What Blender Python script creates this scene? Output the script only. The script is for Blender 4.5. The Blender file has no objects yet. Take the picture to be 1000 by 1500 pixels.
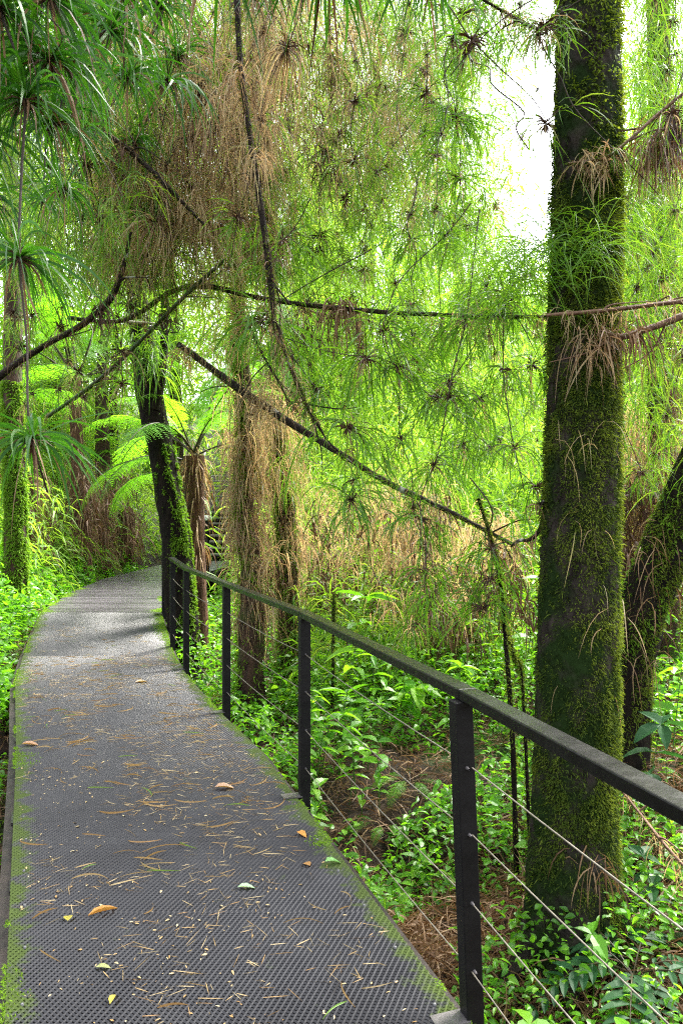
import bpy, math, random
import numpy as np
from mathutils import Vector, Matrix

# ------------------------------------------------------------------ camera, world, sun, exposure
scene = bpy.context.scene
C = scene.collection
EYE = 1.6
FPX = 1133.0                       # focal length in pixels of the 1000x1500 photograph
cam_d = bpy.data.cameras.new('camera')
cam_d.sensor_fit = 'VERTICAL'; cam_d.sensor_height = 24.0
cam_d.lens = 24.0 * FPX / 1500.0
cam_d.clip_start = 0.05; cam_d.clip_end = 500
cam = bpy.data.objects.new('camera', cam_d); C.objects.link(cam)
cam.location = (0, 0, EYE); cam.rotation_euler = (math.radians(90), 0, 0)
scene.camera = cam

SUN_EL, SUN_ROT = math.radians(55), math.radians(42)
w = bpy.data.worlds.new('World'); scene.world = w; w.use_nodes = True
nt = w.node_tree; nt.nodes.clear()
sky = nt.nodes.new('ShaderNodeTexSky'); sky.sky_type = 'NISHITA'; sky.sun_disc = False
sky.sun_elevation = SUN_EL; sky.sun_rotation = SUN_ROT
sky.dust_density = 4.0; sky.air_density = 1.0
hs = nt.nodes.new('ShaderNodeHueSaturation'); hs.inputs['Saturation'].default_value = 0.28
bg = nt.nodes.new('ShaderNodeBackground'); bg.inputs['Strength'].default_value = 0.15
wo = nt.nodes.new('ShaderNodeOutputWorld')
nt.links.new(sky.outputs[0], hs.inputs['Color']); nt.links.new(hs.outputs[0], bg.inputs[0]); nt.links.new(bg.outputs[0], wo.inputs[0])

sun_d = bpy.data.lights.new('sun', 'SUN'); sun_d.energy = 3.2; sun_d.angle = math.radians(28); sun_d.color = (1, .96, .88)
sun = bpy.data.objects.new('sun', sun_d); C.objects.link(sun)
sv = Vector((math.sin(SUN_ROT)*math.cos(SUN_EL), math.cos(SUN_ROT)*math.cos(SUN_EL), math.sin(SUN_EL)))
sun.rotation_euler = (-sv).to_track_quat('-Z', 'Y').to_euler(); sun.location = sv*60

vs = scene.view_settings
vs.view_transform = 'Standard'; vs.look = 'None'; vs.gamma = 1.0; vs.use_curve_mapping = False
vs.exposure = 2.75
cy = scene.cycles
cy.max_bounces = 7; cy.diffuse_bounces = 4; cy.glossy_bounces = 2; cy.transmission_bounces = 5; cy.transparent_max_bounces = 4
cy.use_denoising = False; cy.filter_width = 1.2
cy.caustics_reflective = False; cy.caustics_refractive = False
cy.sample_clamp_indirect = 6.0

# ------------------------------------------------------------------ helpers
def P(px, py, d):
    """photo pixel + distance in metres -> world point"""
    return np.array([(px-500)/FPX*d, d, EYE-(py-750)/FPX*d])
def PP(lst, d=None):
    return np.array([P(*q) if len(q) == 3 else P(q[0], q[1], d) for q in lst])

def nrm(a):
    return a/np.maximum(np.linalg.norm(a, axis=-1, keepdims=True), 1e-9)

def mesh(name, V, F, mats, rnd=None, midx=None, smooth=False):
    """F: (n,k) int array or list of such arrays"""
    if not isinstance(F, (list, tuple)): F = [F]
    F = [np.asarray(f, dtype=np.int32) for f in F if len(f)]
    me = bpy.data.meshes.new(name)
    V = np.asarray(V, dtype=np.float32)
    me.vertices.add(len(V)); me.vertices.foreach_set('co', V.ravel())
    loops = np.concatenate([f.ravel() for f in F])
    tot = np.concatenate([np.full(len(f), f.shape[1], dtype=np.int32) for f in F])
    start = np.concatenate([[0], np.cumsum(tot)[:-1]]).astype(np.int32)
    me.loops.add(len(loops)); me.loops.foreach_set('vertex_index', loops.astype(np.int32))
    me.polygons.add(len(tot)); me.polygons.foreach_set('loop_start', start)
    if midx is not None: me.polygons.foreach_set('material_index', np.asarray(midx, dtype=np.int32))
    me.polygons.foreach_set('use_smooth', np.full(len(tot), bool(smooth)))
    me.update(calc_edges=True)
    if rnd is not None:
        at = me.attributes.new('rnd', 'FLOAT', 'POINT'); at.data.foreach_set('value', np.asarray(rnd, dtype=np.float32))
    for m in (mats if isinstance(mats, (list, tuple)) else [mats]): me.materials.append(m)
    return me

def link(name, data, parent=None, loc=None, M=None):
    o = bpy.data.objects.new(name, data); C.objects.link(o)
    if M is not None: o.matrix_local = M
    elif loc is not None: o.location = loc
    if parent is not None: o.parent = parent
    return o
def tag(o, label=None, cat=None, group=None, kind=None):
    if label: o['label'] = label
    if cat: o['category'] = cat
    if group: o['group'] = group
    if kind: o['kind'] = kind
    return o
def empty(name, loc, label=None, cat=None, group=None, kind=None, rz=0):
    o = bpy.data.objects.new(name, None); C.objects.link(o); o.location = loc; o.rotation_euler = (0, 0, rz)
    o.empty_display_size = .1
    return tag(o, label, cat, group, kind)
def copy_tree(o, parent=None):
    c = o.copy(); C.objects.link(c)
    if parent is not None:
        c.parent = parent
    for ch in o.children: copy_tree(ch, c)
    return c
class Bag:
    """collects pieces, each with verts, quads, a random value and a material slot"""
    def __init__(s): s.V = []; s.Q = []; s.R = []; s.M = []; s.n = 0
    def add(s, V, Q, R=0.0, m=0):
        V = np.asarray(V).reshape(-1, 3); Q = np.asarray(Q)
        s.V.append(V); s.Q.append(Q + s.n); s.R.append(np.broadcast_to(np.asarray(R, dtype=float), (len(V),)))
        s.M.append(np.full(len(Q), m)); s.n += len(V)
        return s
    def mesh(s, name, mats, smooth=False):
        return mesh(name, np.concatenate(s.V), s.Q, mats, np.concatenate(s.R), np.concatenate(s.M), smooth)

def resample(pts, n):
    pts = np.asarray(pts, float)
    # catmull-rom through the points
    p = np.vstack([2*pts[0]-pts[1], pts, 2*pts[-1]-pts[-2]])
    seg = len(pts)-1
    t = np.linspace(0, seg-1e-6, n); k = t.astype(int); u = (t-k)[:, None]
    p0, p1, p2, p3 = p[k], p[k+1], p[k+2], p[k+3]
    return .5*((2*p1)+(-p0+p2)*u+(2*p0-5*p1+4*p2-p3)*u**2+(-p0+3*p1-3*p2+p3)*u**3)

def tube(pts, rad, sides=8, n=None, rough=0.0, seed=0, twist=0.0):
    """tapered tube; returns verts, quads"""
    pts = np.asarray(pts, float); rad = np.asarray(rad, float)
    if rad.ndim == 0: rad = np.full(len(pts), float(rad))
    if n:
        t = np.linspace(0, len(pts)-1, n)
        rad = np.interp(t, np.arange(len(rad)), rad); pts = resample(pts, n)
    m = len(pts)
    tan = nrm(np.gradient(pts, axis=0))
    ref = np.array([1., 0, 0]) if abs(tan[0, 0]) < .8 else np.array([0, 1., 0])
    a = np.zeros((m, 3)); v = ref
    for i in range(m):
        v = v-tan[i]*np.dot(v, tan[i]); v = v/np.linalg.norm(v); a[i] = v
    b = np.cross(tan, a)
    th = np.linspace(0, 2*np.pi, sides, endpoint=False)
    R = np.repeat(rad[:, None], sides, 1)
    if rough:
        L = np.concatenate([[0], np.cumsum(np.linalg.norm(np.diff(pts, axis=0), axis=1))])
        rr = np.random.default_rng(seed)
        f = np.zeros((m, sides))
        for k, (fl, fa, am) in enumerate([(1.3, 1, 1), (2.7, 2, .8), (5, 3, .6), (11, 5, .45), (23, 7, .35), (45, 11, .25)]):
            for _ in range(2):
                f += am*np.sin(fl*L[:, None]*rr.uniform(.7, 1.3)+rr.integers(-fa, fa+1)*th[None]+rr.uniform(0, 6.3))
        if sides >= 48:
            for _ in range(26): f += .16*np.sin(rr.uniform(20, 140)*L[:, None]+rr.integers(-26, 27)*th[None]+rr.uniform(0, 6.3))
        R = R*(1+rough*f/2.5)
    V = pts[:, None]+R[..., None]*(np.cos(th)[None, :, None]*a[:, None]+np.sin(th)[None, :, None]*b[:, None])
    i = np.arange(m-1)[:, None]; j = np.arange(sides)[None]
    Q = np.stack([i*sides+j, i*sides+(j+1) % sides, (i+1)*sides+(j+1) % sides, (i+1)*sides+j], -1).reshape(-1, 4)
    return V.reshape(-1, 3), Q

def blades(base, d0, L, W, droop, segs=4, rng=None, prof=None, curl=0.0):
    """N grass blades drooping under gravity -> verts, quads"""
    N = len(base)
    base = np.asarray(base, float); d = nrm(np.asarray(d0, float))
    L = np.broadcast_to(L, (N,)); W = np.broadcast_to(W, (N,)); droop = np.broadcast_to(droop, (N,))
    if prof is None: prof = np.interp(np.linspace(0, 1, segs+1), [0, .25, .6, 1], [.5, 1, .8, .06])
    rv = rng.normal(size=(N, 3))
    side = nrm(np.cross(d, rv))
    out = np.zeros((N, segs+1, 2, 3)); p = base.copy()
    g = np.array([0, 0, -1.])
    cv = rng.normal(size=(N, 3))*curl
    for k in range(segs+1):
        out[:, k, 0] = p-side*(W*.5*prof[k])[:, None]
        out[:, k, 1] = p+side*(W*.5*prof[k])[:, None]
        p = p+d*(L/segs)[:, None]
        d = nrm(d+g*(droop/segs)[:, None]+cv/segs)
        side = nrm(side-d*np.sum(side*d, 1, keepdims=True))
    n1 = (segs+1)*2
    q = np.array([[2*k, 2*k+1, 2*k+3, 2*k+2] for k in range(segs)])
    Q = (np.arange(N)[:, None, None]*n1+q[None]).reshape(-1, 4)
    return out.reshape(-1, 3), Q, n1
def add_blades(bag, base, d0, L, W, droop, segs, rng, m=0, rnd=None, prof=None, curl=0.0):
    V, Q, n1 = blades(base, d0, L, W, droop, segs, rng, prof, curl)
    r = rng.random(len(base)) if rnd is None else rnd
    bag.add(V, Q, np.repeat(r, n1), m)

# broad leaf template: x along the leaf (0..1), y across (+-.5), folded and bent
def leaf_tmpl(bend=.25, fold=.18, shape=((0, .02), (.22, .42), (.5, .5), (.78, .3), (1, .0))):
    V = []; 
    for t, wd in shape:
        z = -bend*t*t
        V += [[t, -wd, z+fold*wd], [t, 0, z], [t, wd, z+fold*wd]]
    V = np.array(V); Q = []
    for k in range(len(shape)-1):
        a = 3*k; Q += [[a, a+3, a+4, a+1], [a+1, a+4, a+5, a+2]]
    return V, np.array(Q)
def scatter(bag, tm, base, fwd, L, W, rng, m=0, rnd=None, roll=.4):
    """place leaf template: fwd direction, length, width"""
    tV, tQ = tm; N = len(base)
    f = nrm(np.asarray(fwd, float)); up = np.array([0, 0, 1.])+rng.normal(size=(N, 3))*roll
    s = nrm(np.cross(up, f)); u = np.cross(f, s)
    L = np.broadcast_to(L, (N,)); W = np.broadcast_to(W, (N,))
    V = base[:, None]+(f*L[:, None])[:, None]*tV[None, :, :1]+(s*W[:, None])[:, None]*tV[None, :, 1:2]+(u*L[:, None])[:, None]*tV[None, :, 2:3]
    Q = (np.arange(N)[:, None, None]*len(tV)+tQ[None]).reshape(-1, 4)
    r = rng.random(N) if rnd is None else rnd
    bag.add(V.reshape(-1, 3), Q, np.repeat(r, len(tV)), m)

def box(cx, cy_, cz, sx, sy, sz):
    v = np.array([[x, y, z] for z in (-.5, .5) for y in (-.5, .5) for x in (-.5, .5)])*[sx, sy, sz]+[cx, cy_, cz]
    q = np.array([[0, 2, 3, 1], [4, 5, 7, 6], [0, 1, 5, 4], [2, 6, 7, 3], [0, 4, 6, 2], [1, 3, 7, 5]])
    return v, q
def bevel_box_mesh(name, sx, sy, sz, b, mat):
    import bmesh
    bm = bmesh.new(); bmesh.ops.create_cube(bm, size=1)
    bmesh.ops.scale(bm, vec=(sx, sy, sz), verts=bm.verts)
    bmesh.ops.bevel(bm, geom=list(bm.edges), offset=b, segments=2, affect='EDGES', profile=.5)
    me = bpy.data.meshes.new(name); bm.to_mesh(me); bm.free(); me.materials.append(mat)
    return me

# value noise in numpy
_pr = np.random.default_rng(77); _tab = _pr.random((256, 256))
def vnoise(x, y):
    xi = np.floor(x).astype(int); yi = np.floor(y).astype(int); fx = x-xi; fy = y-yi
    fx = fx*fx*(3-2*fx); fy = fy*fy*(3-2*fy)
    g = lambda a, b: _tab[a & 255, b & 255]
    return (g(xi, yi)*(1-fx)+g(xi+1, yi)*fx)*(1-fy)+(g(xi, yi+1)*(1-fx)+g(xi+1, yi+1)*fx)*fy
def fbm(x, y, o=4):
    s = 0; a = .5
    for k in range(o): s = s+a*vnoise(x*2**k+17*k, y*2**k+31*k); a *= .5
    return s

# ------------------------------------------------------------------ materials
def newmat(name):
    m = bpy.data.materials.new(name); m.use_nodes = True; t = m.node_tree; t.nodes.clear()
    return m, t, t.nodes, t.links
def ramp(N, cols):
    r = N.new('ShaderNodeValToRGB'); e = r.color_ramp.elements
    n = len(cols)
    while len(e) < n: e.new(.5)
    for i, c in enumerate(cols):
        e[i].position = i/(n-1); e[i].color = (*c, 1)
    return r
def leaf_mat(name, cols, trans=.5, rough=.42, spec=.35, tgain=(1.25, 1.15, .5)):
    m, t, N, Lk = newmat(name)
    a = N.new('ShaderNodeAttribute'); a.attribute_name = 'rnd'
    oi = N.new('ShaderNodeObjectInfo')
    mx = N.new('ShaderNodeMath'); mx.operation = 'MULTIPLY_ADD'; mx.inputs[1].default_value = .3; mx.inputs[2].default_value = 0
    ad = N.new('ShaderNodeMath'); ad.operation = 'MULTIPLY_ADD'; ad.inputs[1].default_value = .7
    Lk.new(oi.outputs['Random'], mx.inputs[0]); Lk.new(a.outputs['Fac'], ad.inputs[0]); Lk.new(mx.outputs[0], ad.inputs[2])
    r = ramp(N, cols); Lk.new(ad.outputs[0], r.inputs[0])
    p = N.new('ShaderNodeBsdfPrincipled'); p.inputs['Roughness'].default_value = rough; p.inputs['Specular IOR Level'].default_value = spec
    Lk.new(r.outputs[0], p.inputs['Base Color'])
    tr = N.new('ShaderNodeBsdfTranslucent')
    g = N.new('ShaderNodeMix'); g.data_type = 'RGBA'; g.blend_type = 'MULTIPLY'; g.inputs[0].default_value = 1
    Lk.new(r.outputs[0], g.inputs[6]); g.inputs[7].default_value = (*[c*1.6 for c in tgain], 1)
    Lk.new(g.outputs[2], tr.inputs[0])
    mix = N.new('ShaderNodeMixShader'); mix.inputs[0].default_value = trans
    Lk.new(p.outputs[0], mix.inputs[1]); Lk.new(tr.outputs[0], mix.inputs[2])
    o = N.new('ShaderNodeOutputMaterial'); Lk.new(mix.outputs[0], o.inputs[0])
    return m
def noisy_mat(name, c1, c2, scale=8, rough=.8, bump=.4, stretch=(1, 1, 1), c3=None, s3=2.0, t3=(.5, .6), spec=.3, bscale=None, coord='Object', objvar=0.0):
    m, t, N, Lk = newmat(name)
    tc = N.new('ShaderNodeTexCoord'); mp = N.new('ShaderNodeMapping'); mp.inputs['Scale'].default_value = stretch
    if coord == 'World':
        ge = N.new('ShaderNodeNewGeometry'); Lk.new(ge.outputs['Position'], mp.inputs[0])
    else: Lk.new(tc.outputs[coord], mp.inputs[0])
    n1 = N.new('ShaderNodeTexNoise'); n1.inputs['Scale'].default_value = scale; n1.inputs['Detail'].default_value = 7; n1.inputs['Roughness'].default_value = .65
    Lk.new(mp.outputs[0], n1.inputs[0])
    r = ramp(N, [c1, c1, c2, c2]); r.color_ramp.elements[1].position = .35; r.color_ramp.elements[2].position = .65
    Lk.new(n1.outputs[0], r.inputs[0]); col = r.outputs[0]
    if c3:
        n2 = N.new('ShaderNodeTexNoise'); n2.inputs['Scale'].default_value = s3; n2.inputs['Detail'].default_value = 6
        Lk.new(mp.outputs[0] if coord == 'World' else tc.outputs[coord], n2.inputs[0])
        mr = N.new('ShaderNodeMapRange'); mr.inputs[1].default_value = t3[0]; mr.inputs[2].default_value = t3[1]
        Lk.new(n2.outputs[0], mr.inputs[0])
        mx = N.new('ShaderNodeMix'); mx.data_type = 'RGBA'; Lk.new(mr.outputs[0], mx.inputs[0]); Lk.new(col, mx.inputs[6]); mx.inputs[7].default_value = (*c3, 1)
        col = mx.outputs[2]
    if objvar:
        oi = N.new('ShaderNodeObjectInfo'); mr2 = N.new('ShaderNodeMapRange'); mr2.inputs[3].default_value = 1-objvar; mr2.inputs[4].default_value = 1+objvar
        Lk.new(oi.outputs['Random'], mr2.inputs[0])
        mm = N.new('ShaderNodeMix'); mm.data_type = 'RGBA'; mm.blend_type = 'MULTIPLY'; mm.inputs[0].default_value = 1
        Lk.new(col, mm.inputs[6]); Lk.new(mr2.outputs[0], mm.inputs[7]); col = mm.outputs[2]
    p = N.new('ShaderNodeBsdfPrincipled'); p.inputs['Specular IOR Level'].default_value = spec
    Lk.new(col, p.inputs['Base Color'])
    rr = N.new('ShaderNodeMapRange'); rr.inputs[3].default_value = max(0, rough-.12); rr.inputs[4].default_value = min(1, rough+.12)
    Lk.new(n1.outputs[0], rr.inputs[0]); Lk.new(rr.outputs[0], p.inputs['Roughness'])
    if bump:
        n3 = N.new('ShaderNodeTexNoise'); n3.inputs['Scale'].default_value = bscale or scale*3; n3.inputs['Detail'].default_value = 6
        Lk.new(mp.outputs[0], n3.inputs[0])
        b = N.new('ShaderNodeBump'); b.inputs['Strength'].default_value = bump; b.inputs['Distance'].default_value = .03
        Lk.new(n3.outputs[0], b.inputs['Height']); Lk.new(b.outputs[0], p.inputs['Normal'])
    o = N.new('ShaderNodeOutputMaterial'); Lk.new(p.outputs[0], o.inputs[0])
    return m

M = {}
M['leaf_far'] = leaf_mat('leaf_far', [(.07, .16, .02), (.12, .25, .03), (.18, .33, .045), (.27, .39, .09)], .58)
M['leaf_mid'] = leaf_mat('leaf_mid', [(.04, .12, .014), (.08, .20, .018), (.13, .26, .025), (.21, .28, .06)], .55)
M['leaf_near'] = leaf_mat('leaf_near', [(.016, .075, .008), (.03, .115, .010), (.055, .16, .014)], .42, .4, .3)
M['leaf_tuft'] = leaf_mat('leaf_tuft', [(.045, .14, .012), (.09, .22, .018), (.15, .29, .03)], .52)
M['leaf_herb'] = leaf_mat('leaf_herb', [(.03, .11, .012), (.08, .24, .016), (.13, .33, .02), (.2, .38, .03)], .52, .35, .45)
M['leaf_dark'] = leaf_mat('leaf_dark', [(.014, .06, .02), (.025, .085, .024)], .3, .5, .2)
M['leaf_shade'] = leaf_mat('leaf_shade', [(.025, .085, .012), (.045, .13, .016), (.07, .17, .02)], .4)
M['fern'] = leaf_mat('fern', [(.07, .22, .015), (.11, .29, .02), (.16, .34, .03)], .55)
M['straw'] = leaf_mat('straw', [(.10, .06, .04), (.22, .155, .095), (.34, .26, .155), (.46, .38, .24), (.28, .29, .11)], .42, .6, .15, (1.1, .9, .65))
M['litter'] = leaf_mat('litter', [(.05, .025, .013), (.12, .065, .032), (.22, .135, .07), (.34, .25, .14)], .15, .55, .25, (1.1, .9, .6))
M['sheath'] = leaf_mat('sheath', [(.03, .016, .012), (.07, .035, .02), (.12, .07, .04)], .1, .6, .2, (1, .8, .6))
M['moss'] = leaf_mat('moss', [(.035, .06, .009), (.09, .135, .016), (.16, .205, .025), (.22, .27, .04)], .42, .7, .15, (1.1, 1.1, .5))
M['moss_dark'] = leaf_mat('moss_dark', [(.010, .020, .004), (.03, .052, .008), (.065, .10, .014)], .25, .8, .1, (1.1, 1.1, .5))
M['moss_lime'] = leaf_mat('moss_lime', [(.08, .17, .012), (.14, .26, .02), (.20, .33, .03)], .35, .7, .15, (1.1, 1.1, .5))
M['epiphyte'] = leaf_mat('epiphyte', [(.09, .16, .02), (.15, .24, .03), (.22, .28, .04)], .45, .5, .3)
M['bark_moss'] = noisy_mat('bark_moss', (.010, .008, .007), (.045, .036, .03), 14, .9, 1.0, (1, 1, .35), c3=(.010, .022, .004), s3=4, t3=(.42, .56), spec=.1)
M['bark_dark'] = noisy_mat('bark_dark', (.004, .0035, .003), (.018, .013, .010), 16, .9, .9, (1, 1, .3), spec=.1)
M['bark_brown'] = noisy_mat('bark_brown', (.018, .010, .007), (.075, .04, .024), 18, .85, 1.0, (1, 1, .25), c3=(.04, .07, .012), s3=3, t3=(.52, .66))
M['culm'] = noisy_mat('culm', (.02, .014, .010), (.06, .04, .025), 20, .55, .3, (1, 1, .3))
M['culm_green'] = noisy_mat('culm_green', (.02, .045, .012), (.05, .075, .02), 20, .5, .3)
M['dead_wood'] = noisy_mat('dead_wood', (.008, .006, .005), (.032, .022, .016), 16, .8, .7, (.4, 1, 1), c3=(.38, .38, .34), s3=5, t3=(.62, .68), spec=.15)
M['dead_wood_brown'] = noisy_mat('dead_wood_brown', (.09, .045, .028), (.19, .11, .07), 16, .7, .5)
M['pale_wood'] = noisy_mat('pale_wood', (.4, .36, .3), (.6, .56, .5), 16, .7, .5)
M['stem_herb'] = noisy_mat('stem_herb', (.05, .10, .02), (.07, .12, .03), 10, .5, 0)
M['petiole'] = noisy_mat('petiole', (.02, .014, .008), (.05, .045, .015), 10, .5, 0)
M['fern_trunk'] = noisy_mat('fern_trunk', (.04, .018, .011), (.13, .065, .035), 25, .9, 1.0, (1, 1, .15))
M['soil'] = noisy_mat('soil', (.010, .007, .005), (.045, .025, .014), 3.2, .9, .8, c3=(.03, .065, .012), s3=.8, t3=(.52, .64), coord='World', bscale=22)
M['metal'] = noisy_mat('metal', (.003, .003, .0035), (.007, .0065, .007), 9, .5, .06, c3=(.014, .016, .009), s3=6, t3=(.62, .85), spec=.22)
M['rail'] = noisy_mat('rail', (.003, .003, .003), (.008, .0075, .0075), 7, .36, .12, c3=(.025, .034, .012), s3=5, t3=(.60, .8), spec=.25)
M['cable'] = noisy_mat('cable', (.10, .09, .07), (.2, .18, .14), 30, .55, .1, spec=.3)
M['steel'] = noisy_mat('steel', (.05, .047, .047), (.11, .10, .10), 12, .4, .1, spec=.5)
M['plank_bare_skylit'] = noisy_mat('plank_bare_skylit', (.035, .031, .037), (.085, .077, .088), 5, .32, .2, (.5, 6, 6), objvar=.25, spec=.5, coord='World')  # unmeshed far boards, paler and lilac to paint in the sky's reflection
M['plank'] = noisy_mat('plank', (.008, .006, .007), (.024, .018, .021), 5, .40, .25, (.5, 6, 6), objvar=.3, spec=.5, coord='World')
M['beam'] = noisy_mat('beam', (.014, .011, .010), (.04, .03, .025), 8, .7, .4)
M['stair'] = noisy_mat('stair', (.2, .19, .18), (.36, .34, .33), 8, .6, .2)
M['screw'] = noisy_mat('screw', (.10, .10, .10), (.18, .18, .18), 20, .45, 0, spec=.4)
M['lamp_cap'] = noisy_mat('lamp_cap', (.7, .7, .7), (.8, .8, .8), 8, .4, 0)

def mesh_mat():
    """dark anti-slip strands, mossy by patches towards the boardwalk's edges"""
    m, t, N, Lk = newmat('grating')
    a = N.new('ShaderNodeAttribute'); a.attribute_name = 'rnd'
    ge = N.new('ShaderNodeNewGeometry')
    n = N.new('ShaderNodeTexNoise'); n.inputs['Scale'].default_value = 9; n.inputs['Detail'].default_value = 9; n.inputs['Roughness'].default_value = .7
    Lk.new(ge.outputs['Position'], n.inputs[0])
    ad = N.new('ShaderNodeMath'); ad.operation = 'MULTIPLY_ADD'; ad.inputs[1].default_value = .30
    Lk.new(a.outputs['Fac'], ad.inputs[0]); Lk.new(n.outputs[0], ad.inputs[2])
    mr = N.new('ShaderNodeMapRange'); mr.inputs[1].default_value = .64; mr.inputs[2].default_value = .76
    Lk.new(ad.outputs[0], mr.inputs[0])
    n2 = N.new('ShaderNodeTexNoise'); n2.inputs['Scale'].default_value = 2.3; n2.inputs['Detail'].default_value = 9; n2.inputs['Roughness'].default_value = .7
    Lk.new(ge.outputs['Position'], n2.inputs[0])
    r = ramp(N, [(.016, .008, .005), (.009, .008, .008), (.018, .017, .018), (.036, .035, .035), (.018, .012, .009)]); Lk.new(n2.outputs[0], r.inputs[0])  # brown stops are dirt; the palest stop paints in the strands' glints
    mx = N.new('ShaderNodeMix'); mx.data_type = 'RGBA'; Lk.new(mr.outputs[0], mx.inputs[0]); Lk.new(r.outputs[0], mx.inputs[6]); mx.inputs[7].default_value = (.06, .09, .014, 1)
    p = N.new('ShaderNodeBsdfPrincipled'); Lk.new(mx.outputs[2], p.inputs['Base Color'])
    rr = N.new('ShaderNodeMapRange'); rr.inputs[3].default_value = .30; rr.inputs[4].default_value = .85; Lk.new(mr.outputs[0], rr.inputs[0]); Lk.new(rr.outputs[0], p.inputs['Roughness'])
    p.inputs['Specular IOR Level'].default_value = .42
    o = N.new('ShaderNodeOutputMaterial'); Lk.new(p.outputs[0], o.inputs[0])
    return m
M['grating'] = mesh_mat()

# ------------------------------------------------------------------ the boardwalk's course
ST = np.array([  # y, x left, x right, z
    [-2.0, .75, 1.9, 0], [0, -.05, 1.2, 0], [2.45, -1.06, .38, 0], [4.37, -1.84, -.27, 0], [5.18, -2.17, -.54, 0], [6.19, -2.6, -.98, 0],
    [7.25, -3.05, -1.40, 0], [8.6, -3.53, -1.87, 0], [10.4, -4.02, -2.44, .25], [12.7, -4.5, -2.87, .26],
    [15.3, -4.73, -3.07, .27], [19.1, -4.55, -2.8, .28], [21.0, -4.25, -2.5, .28]])
def edgeL(y): return np.interp(y, ST[:, 0], ST[:, 1])
def edgeR(y): return np.interp(y, ST[:, 0], ST[:, 2])
def deckz(y): return np.interp(y, ST[:, 0], ST[:, 3])

def seg_dist(x, y, poly):
    best = np.full(x.shape, 1e9)
    for (x0, y0), (x1, y1) in zip(poly[:-1], poly[1:]):
        dx, dy = x1-x0, y1-y0
        t = np.clip(((x-x0)*dx+(y-y0)*dy)/(dx*dx+dy*dy), 0, 1)
        best = np.minimum(best, np.hypot(x-x0-t*dx, y-y0-t*dy))
    return best
_RP = [(2.6, -4)]+[(r[2], r[0]) for r in ST]+[(-1.9, 26), (0, 60)]
_LP = [(1.4, -4)]+[(r[1], r[0]) for r in ST]+[(-4.0, 26), (-3, 60)]
def ground_z(x, y):
    x = np.asarray(x, float); y = np.asarray(y, float)
    xr = np.interp(y, [p[1] for p in _RP], [p[0] for p in _RP]); xl = np.interp(y, [p[1] for p in _LP], [p[0] for p in _LP])
    sr = seg_dist(x, y, _RP); sl = seg_dist(x, y, _LP)
    right = x > xr; left = x < xl
    zr = np.interp(sr, [0, .35, 1, 2, 3.5, 5, 7, 9, 13, 20, 50], [-.55, -.82, -.76, -.55, -.25, .1, .7, 1.5, 3.4, 6.5, 14])
    hill = .05*np.maximum(0, y-7)**1.6
    hill = np.minimum(hill, 9)
    zr = zr+hill*np.clip((sr-.6)/2.6, 0, 1)
    zl = np.interp(sl, [0, .3, .8, 1.5, 3, 6, 12, 25, 50], [-.42, -.42, -.12, .12, .55, 1.5, 3.4, 7, 12])
    zl2 = np.interp(sl, [0, .2, .6, 1.2, 3, 6, 12, 25, 50], [-.2, -.12, .2, .45, 1.0, 1.9, 3.6, 7, 12])
    zl = zl+(zl2-zl)*np.clip((y-5.5)/3.5, 0, 1)+.5*hill*np.clip((sl-.8)/3, 0, 1)
    z = np.where(right, zr, np.where(left, zl, -.7))
    z = z+np.interp(y, ST[:, 0], ST[:, 3])*np.clip(1-np.minimum(sr, sl)/3, 0, 1)
    n = (fbm(x*.9+50, y*.9+50)-.47)*.5+(fbm(x*3.1+20, y*3.1+90, 3)-.44)*.16
    z = z-.34*np.exp(-(((x-.5)/.55)**2+((y-5.3)/.6)**2))-.22*np.exp(-(((x-.95)/.4)**2+((y-3.3)/.5)**2))
    under = (~right) & (~left)
    z = np.where(under & (y > 20.5), -.7+(y-20.5)*.62, z)
    return z+np.where(under, n*.3, n)

def axis(lo, hi, a, b, fine, coarse):
    return np.concatenate([np.arange(lo, a, coarse), np.arange(a, b, fine), np.arange(b, hi+coarse, coarse)])
gx = axis(-60, 60, -9, 8, .11, 1.2); gy = axis(-12, 110, 0, 18, .11, 1.0)
X, Y = np.meshgrid(gx, gy); Z = ground_z(X, Y)
nx, ny = len(gx), len(gy)
i = np.arange(ny-1)[:, None]; j = np.arange(nx-1)[None]
Q = np.stack([i*nx+j, i*nx+j+1, (i+1)*nx+j+1, (i+1)*nx+j], -1).reshape(-1, 4)
ground = link('ground', mesh('ground', np.stack([X, Y, Z], -1).reshape(-1, 3), Q, M['soil'], smooth=True)); ground['kind'] = 'structure'

# ------------------------------------------------------------------ boardwalk: planks, anti-slip mesh panels, edge beams
boardwalk = empty('boardwalk', (0, 0, 0), kind='structure')
rng = np.random.default_rng(3)
y = -1.9
while y < 20.9:
    wdt = .145; y2 = y+wdt-.008
    a, b = edgeL(y), edgeR(y); a2, b2 = edgeL(y2), edgeR(y2)
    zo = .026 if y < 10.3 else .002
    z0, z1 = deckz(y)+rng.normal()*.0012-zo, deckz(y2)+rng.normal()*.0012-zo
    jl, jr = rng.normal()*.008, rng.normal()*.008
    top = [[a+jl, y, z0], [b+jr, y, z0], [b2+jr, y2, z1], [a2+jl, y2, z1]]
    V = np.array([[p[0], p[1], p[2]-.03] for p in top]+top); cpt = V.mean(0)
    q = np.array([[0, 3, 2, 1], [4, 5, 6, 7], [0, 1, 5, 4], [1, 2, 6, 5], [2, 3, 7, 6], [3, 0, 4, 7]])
    link('plank', mesh('plank', V-cpt, q, M['plank'] if zo > .01 else M['plank_bare_skylit']), boardwalk, loc=cpt)
    y += wdt
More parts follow.
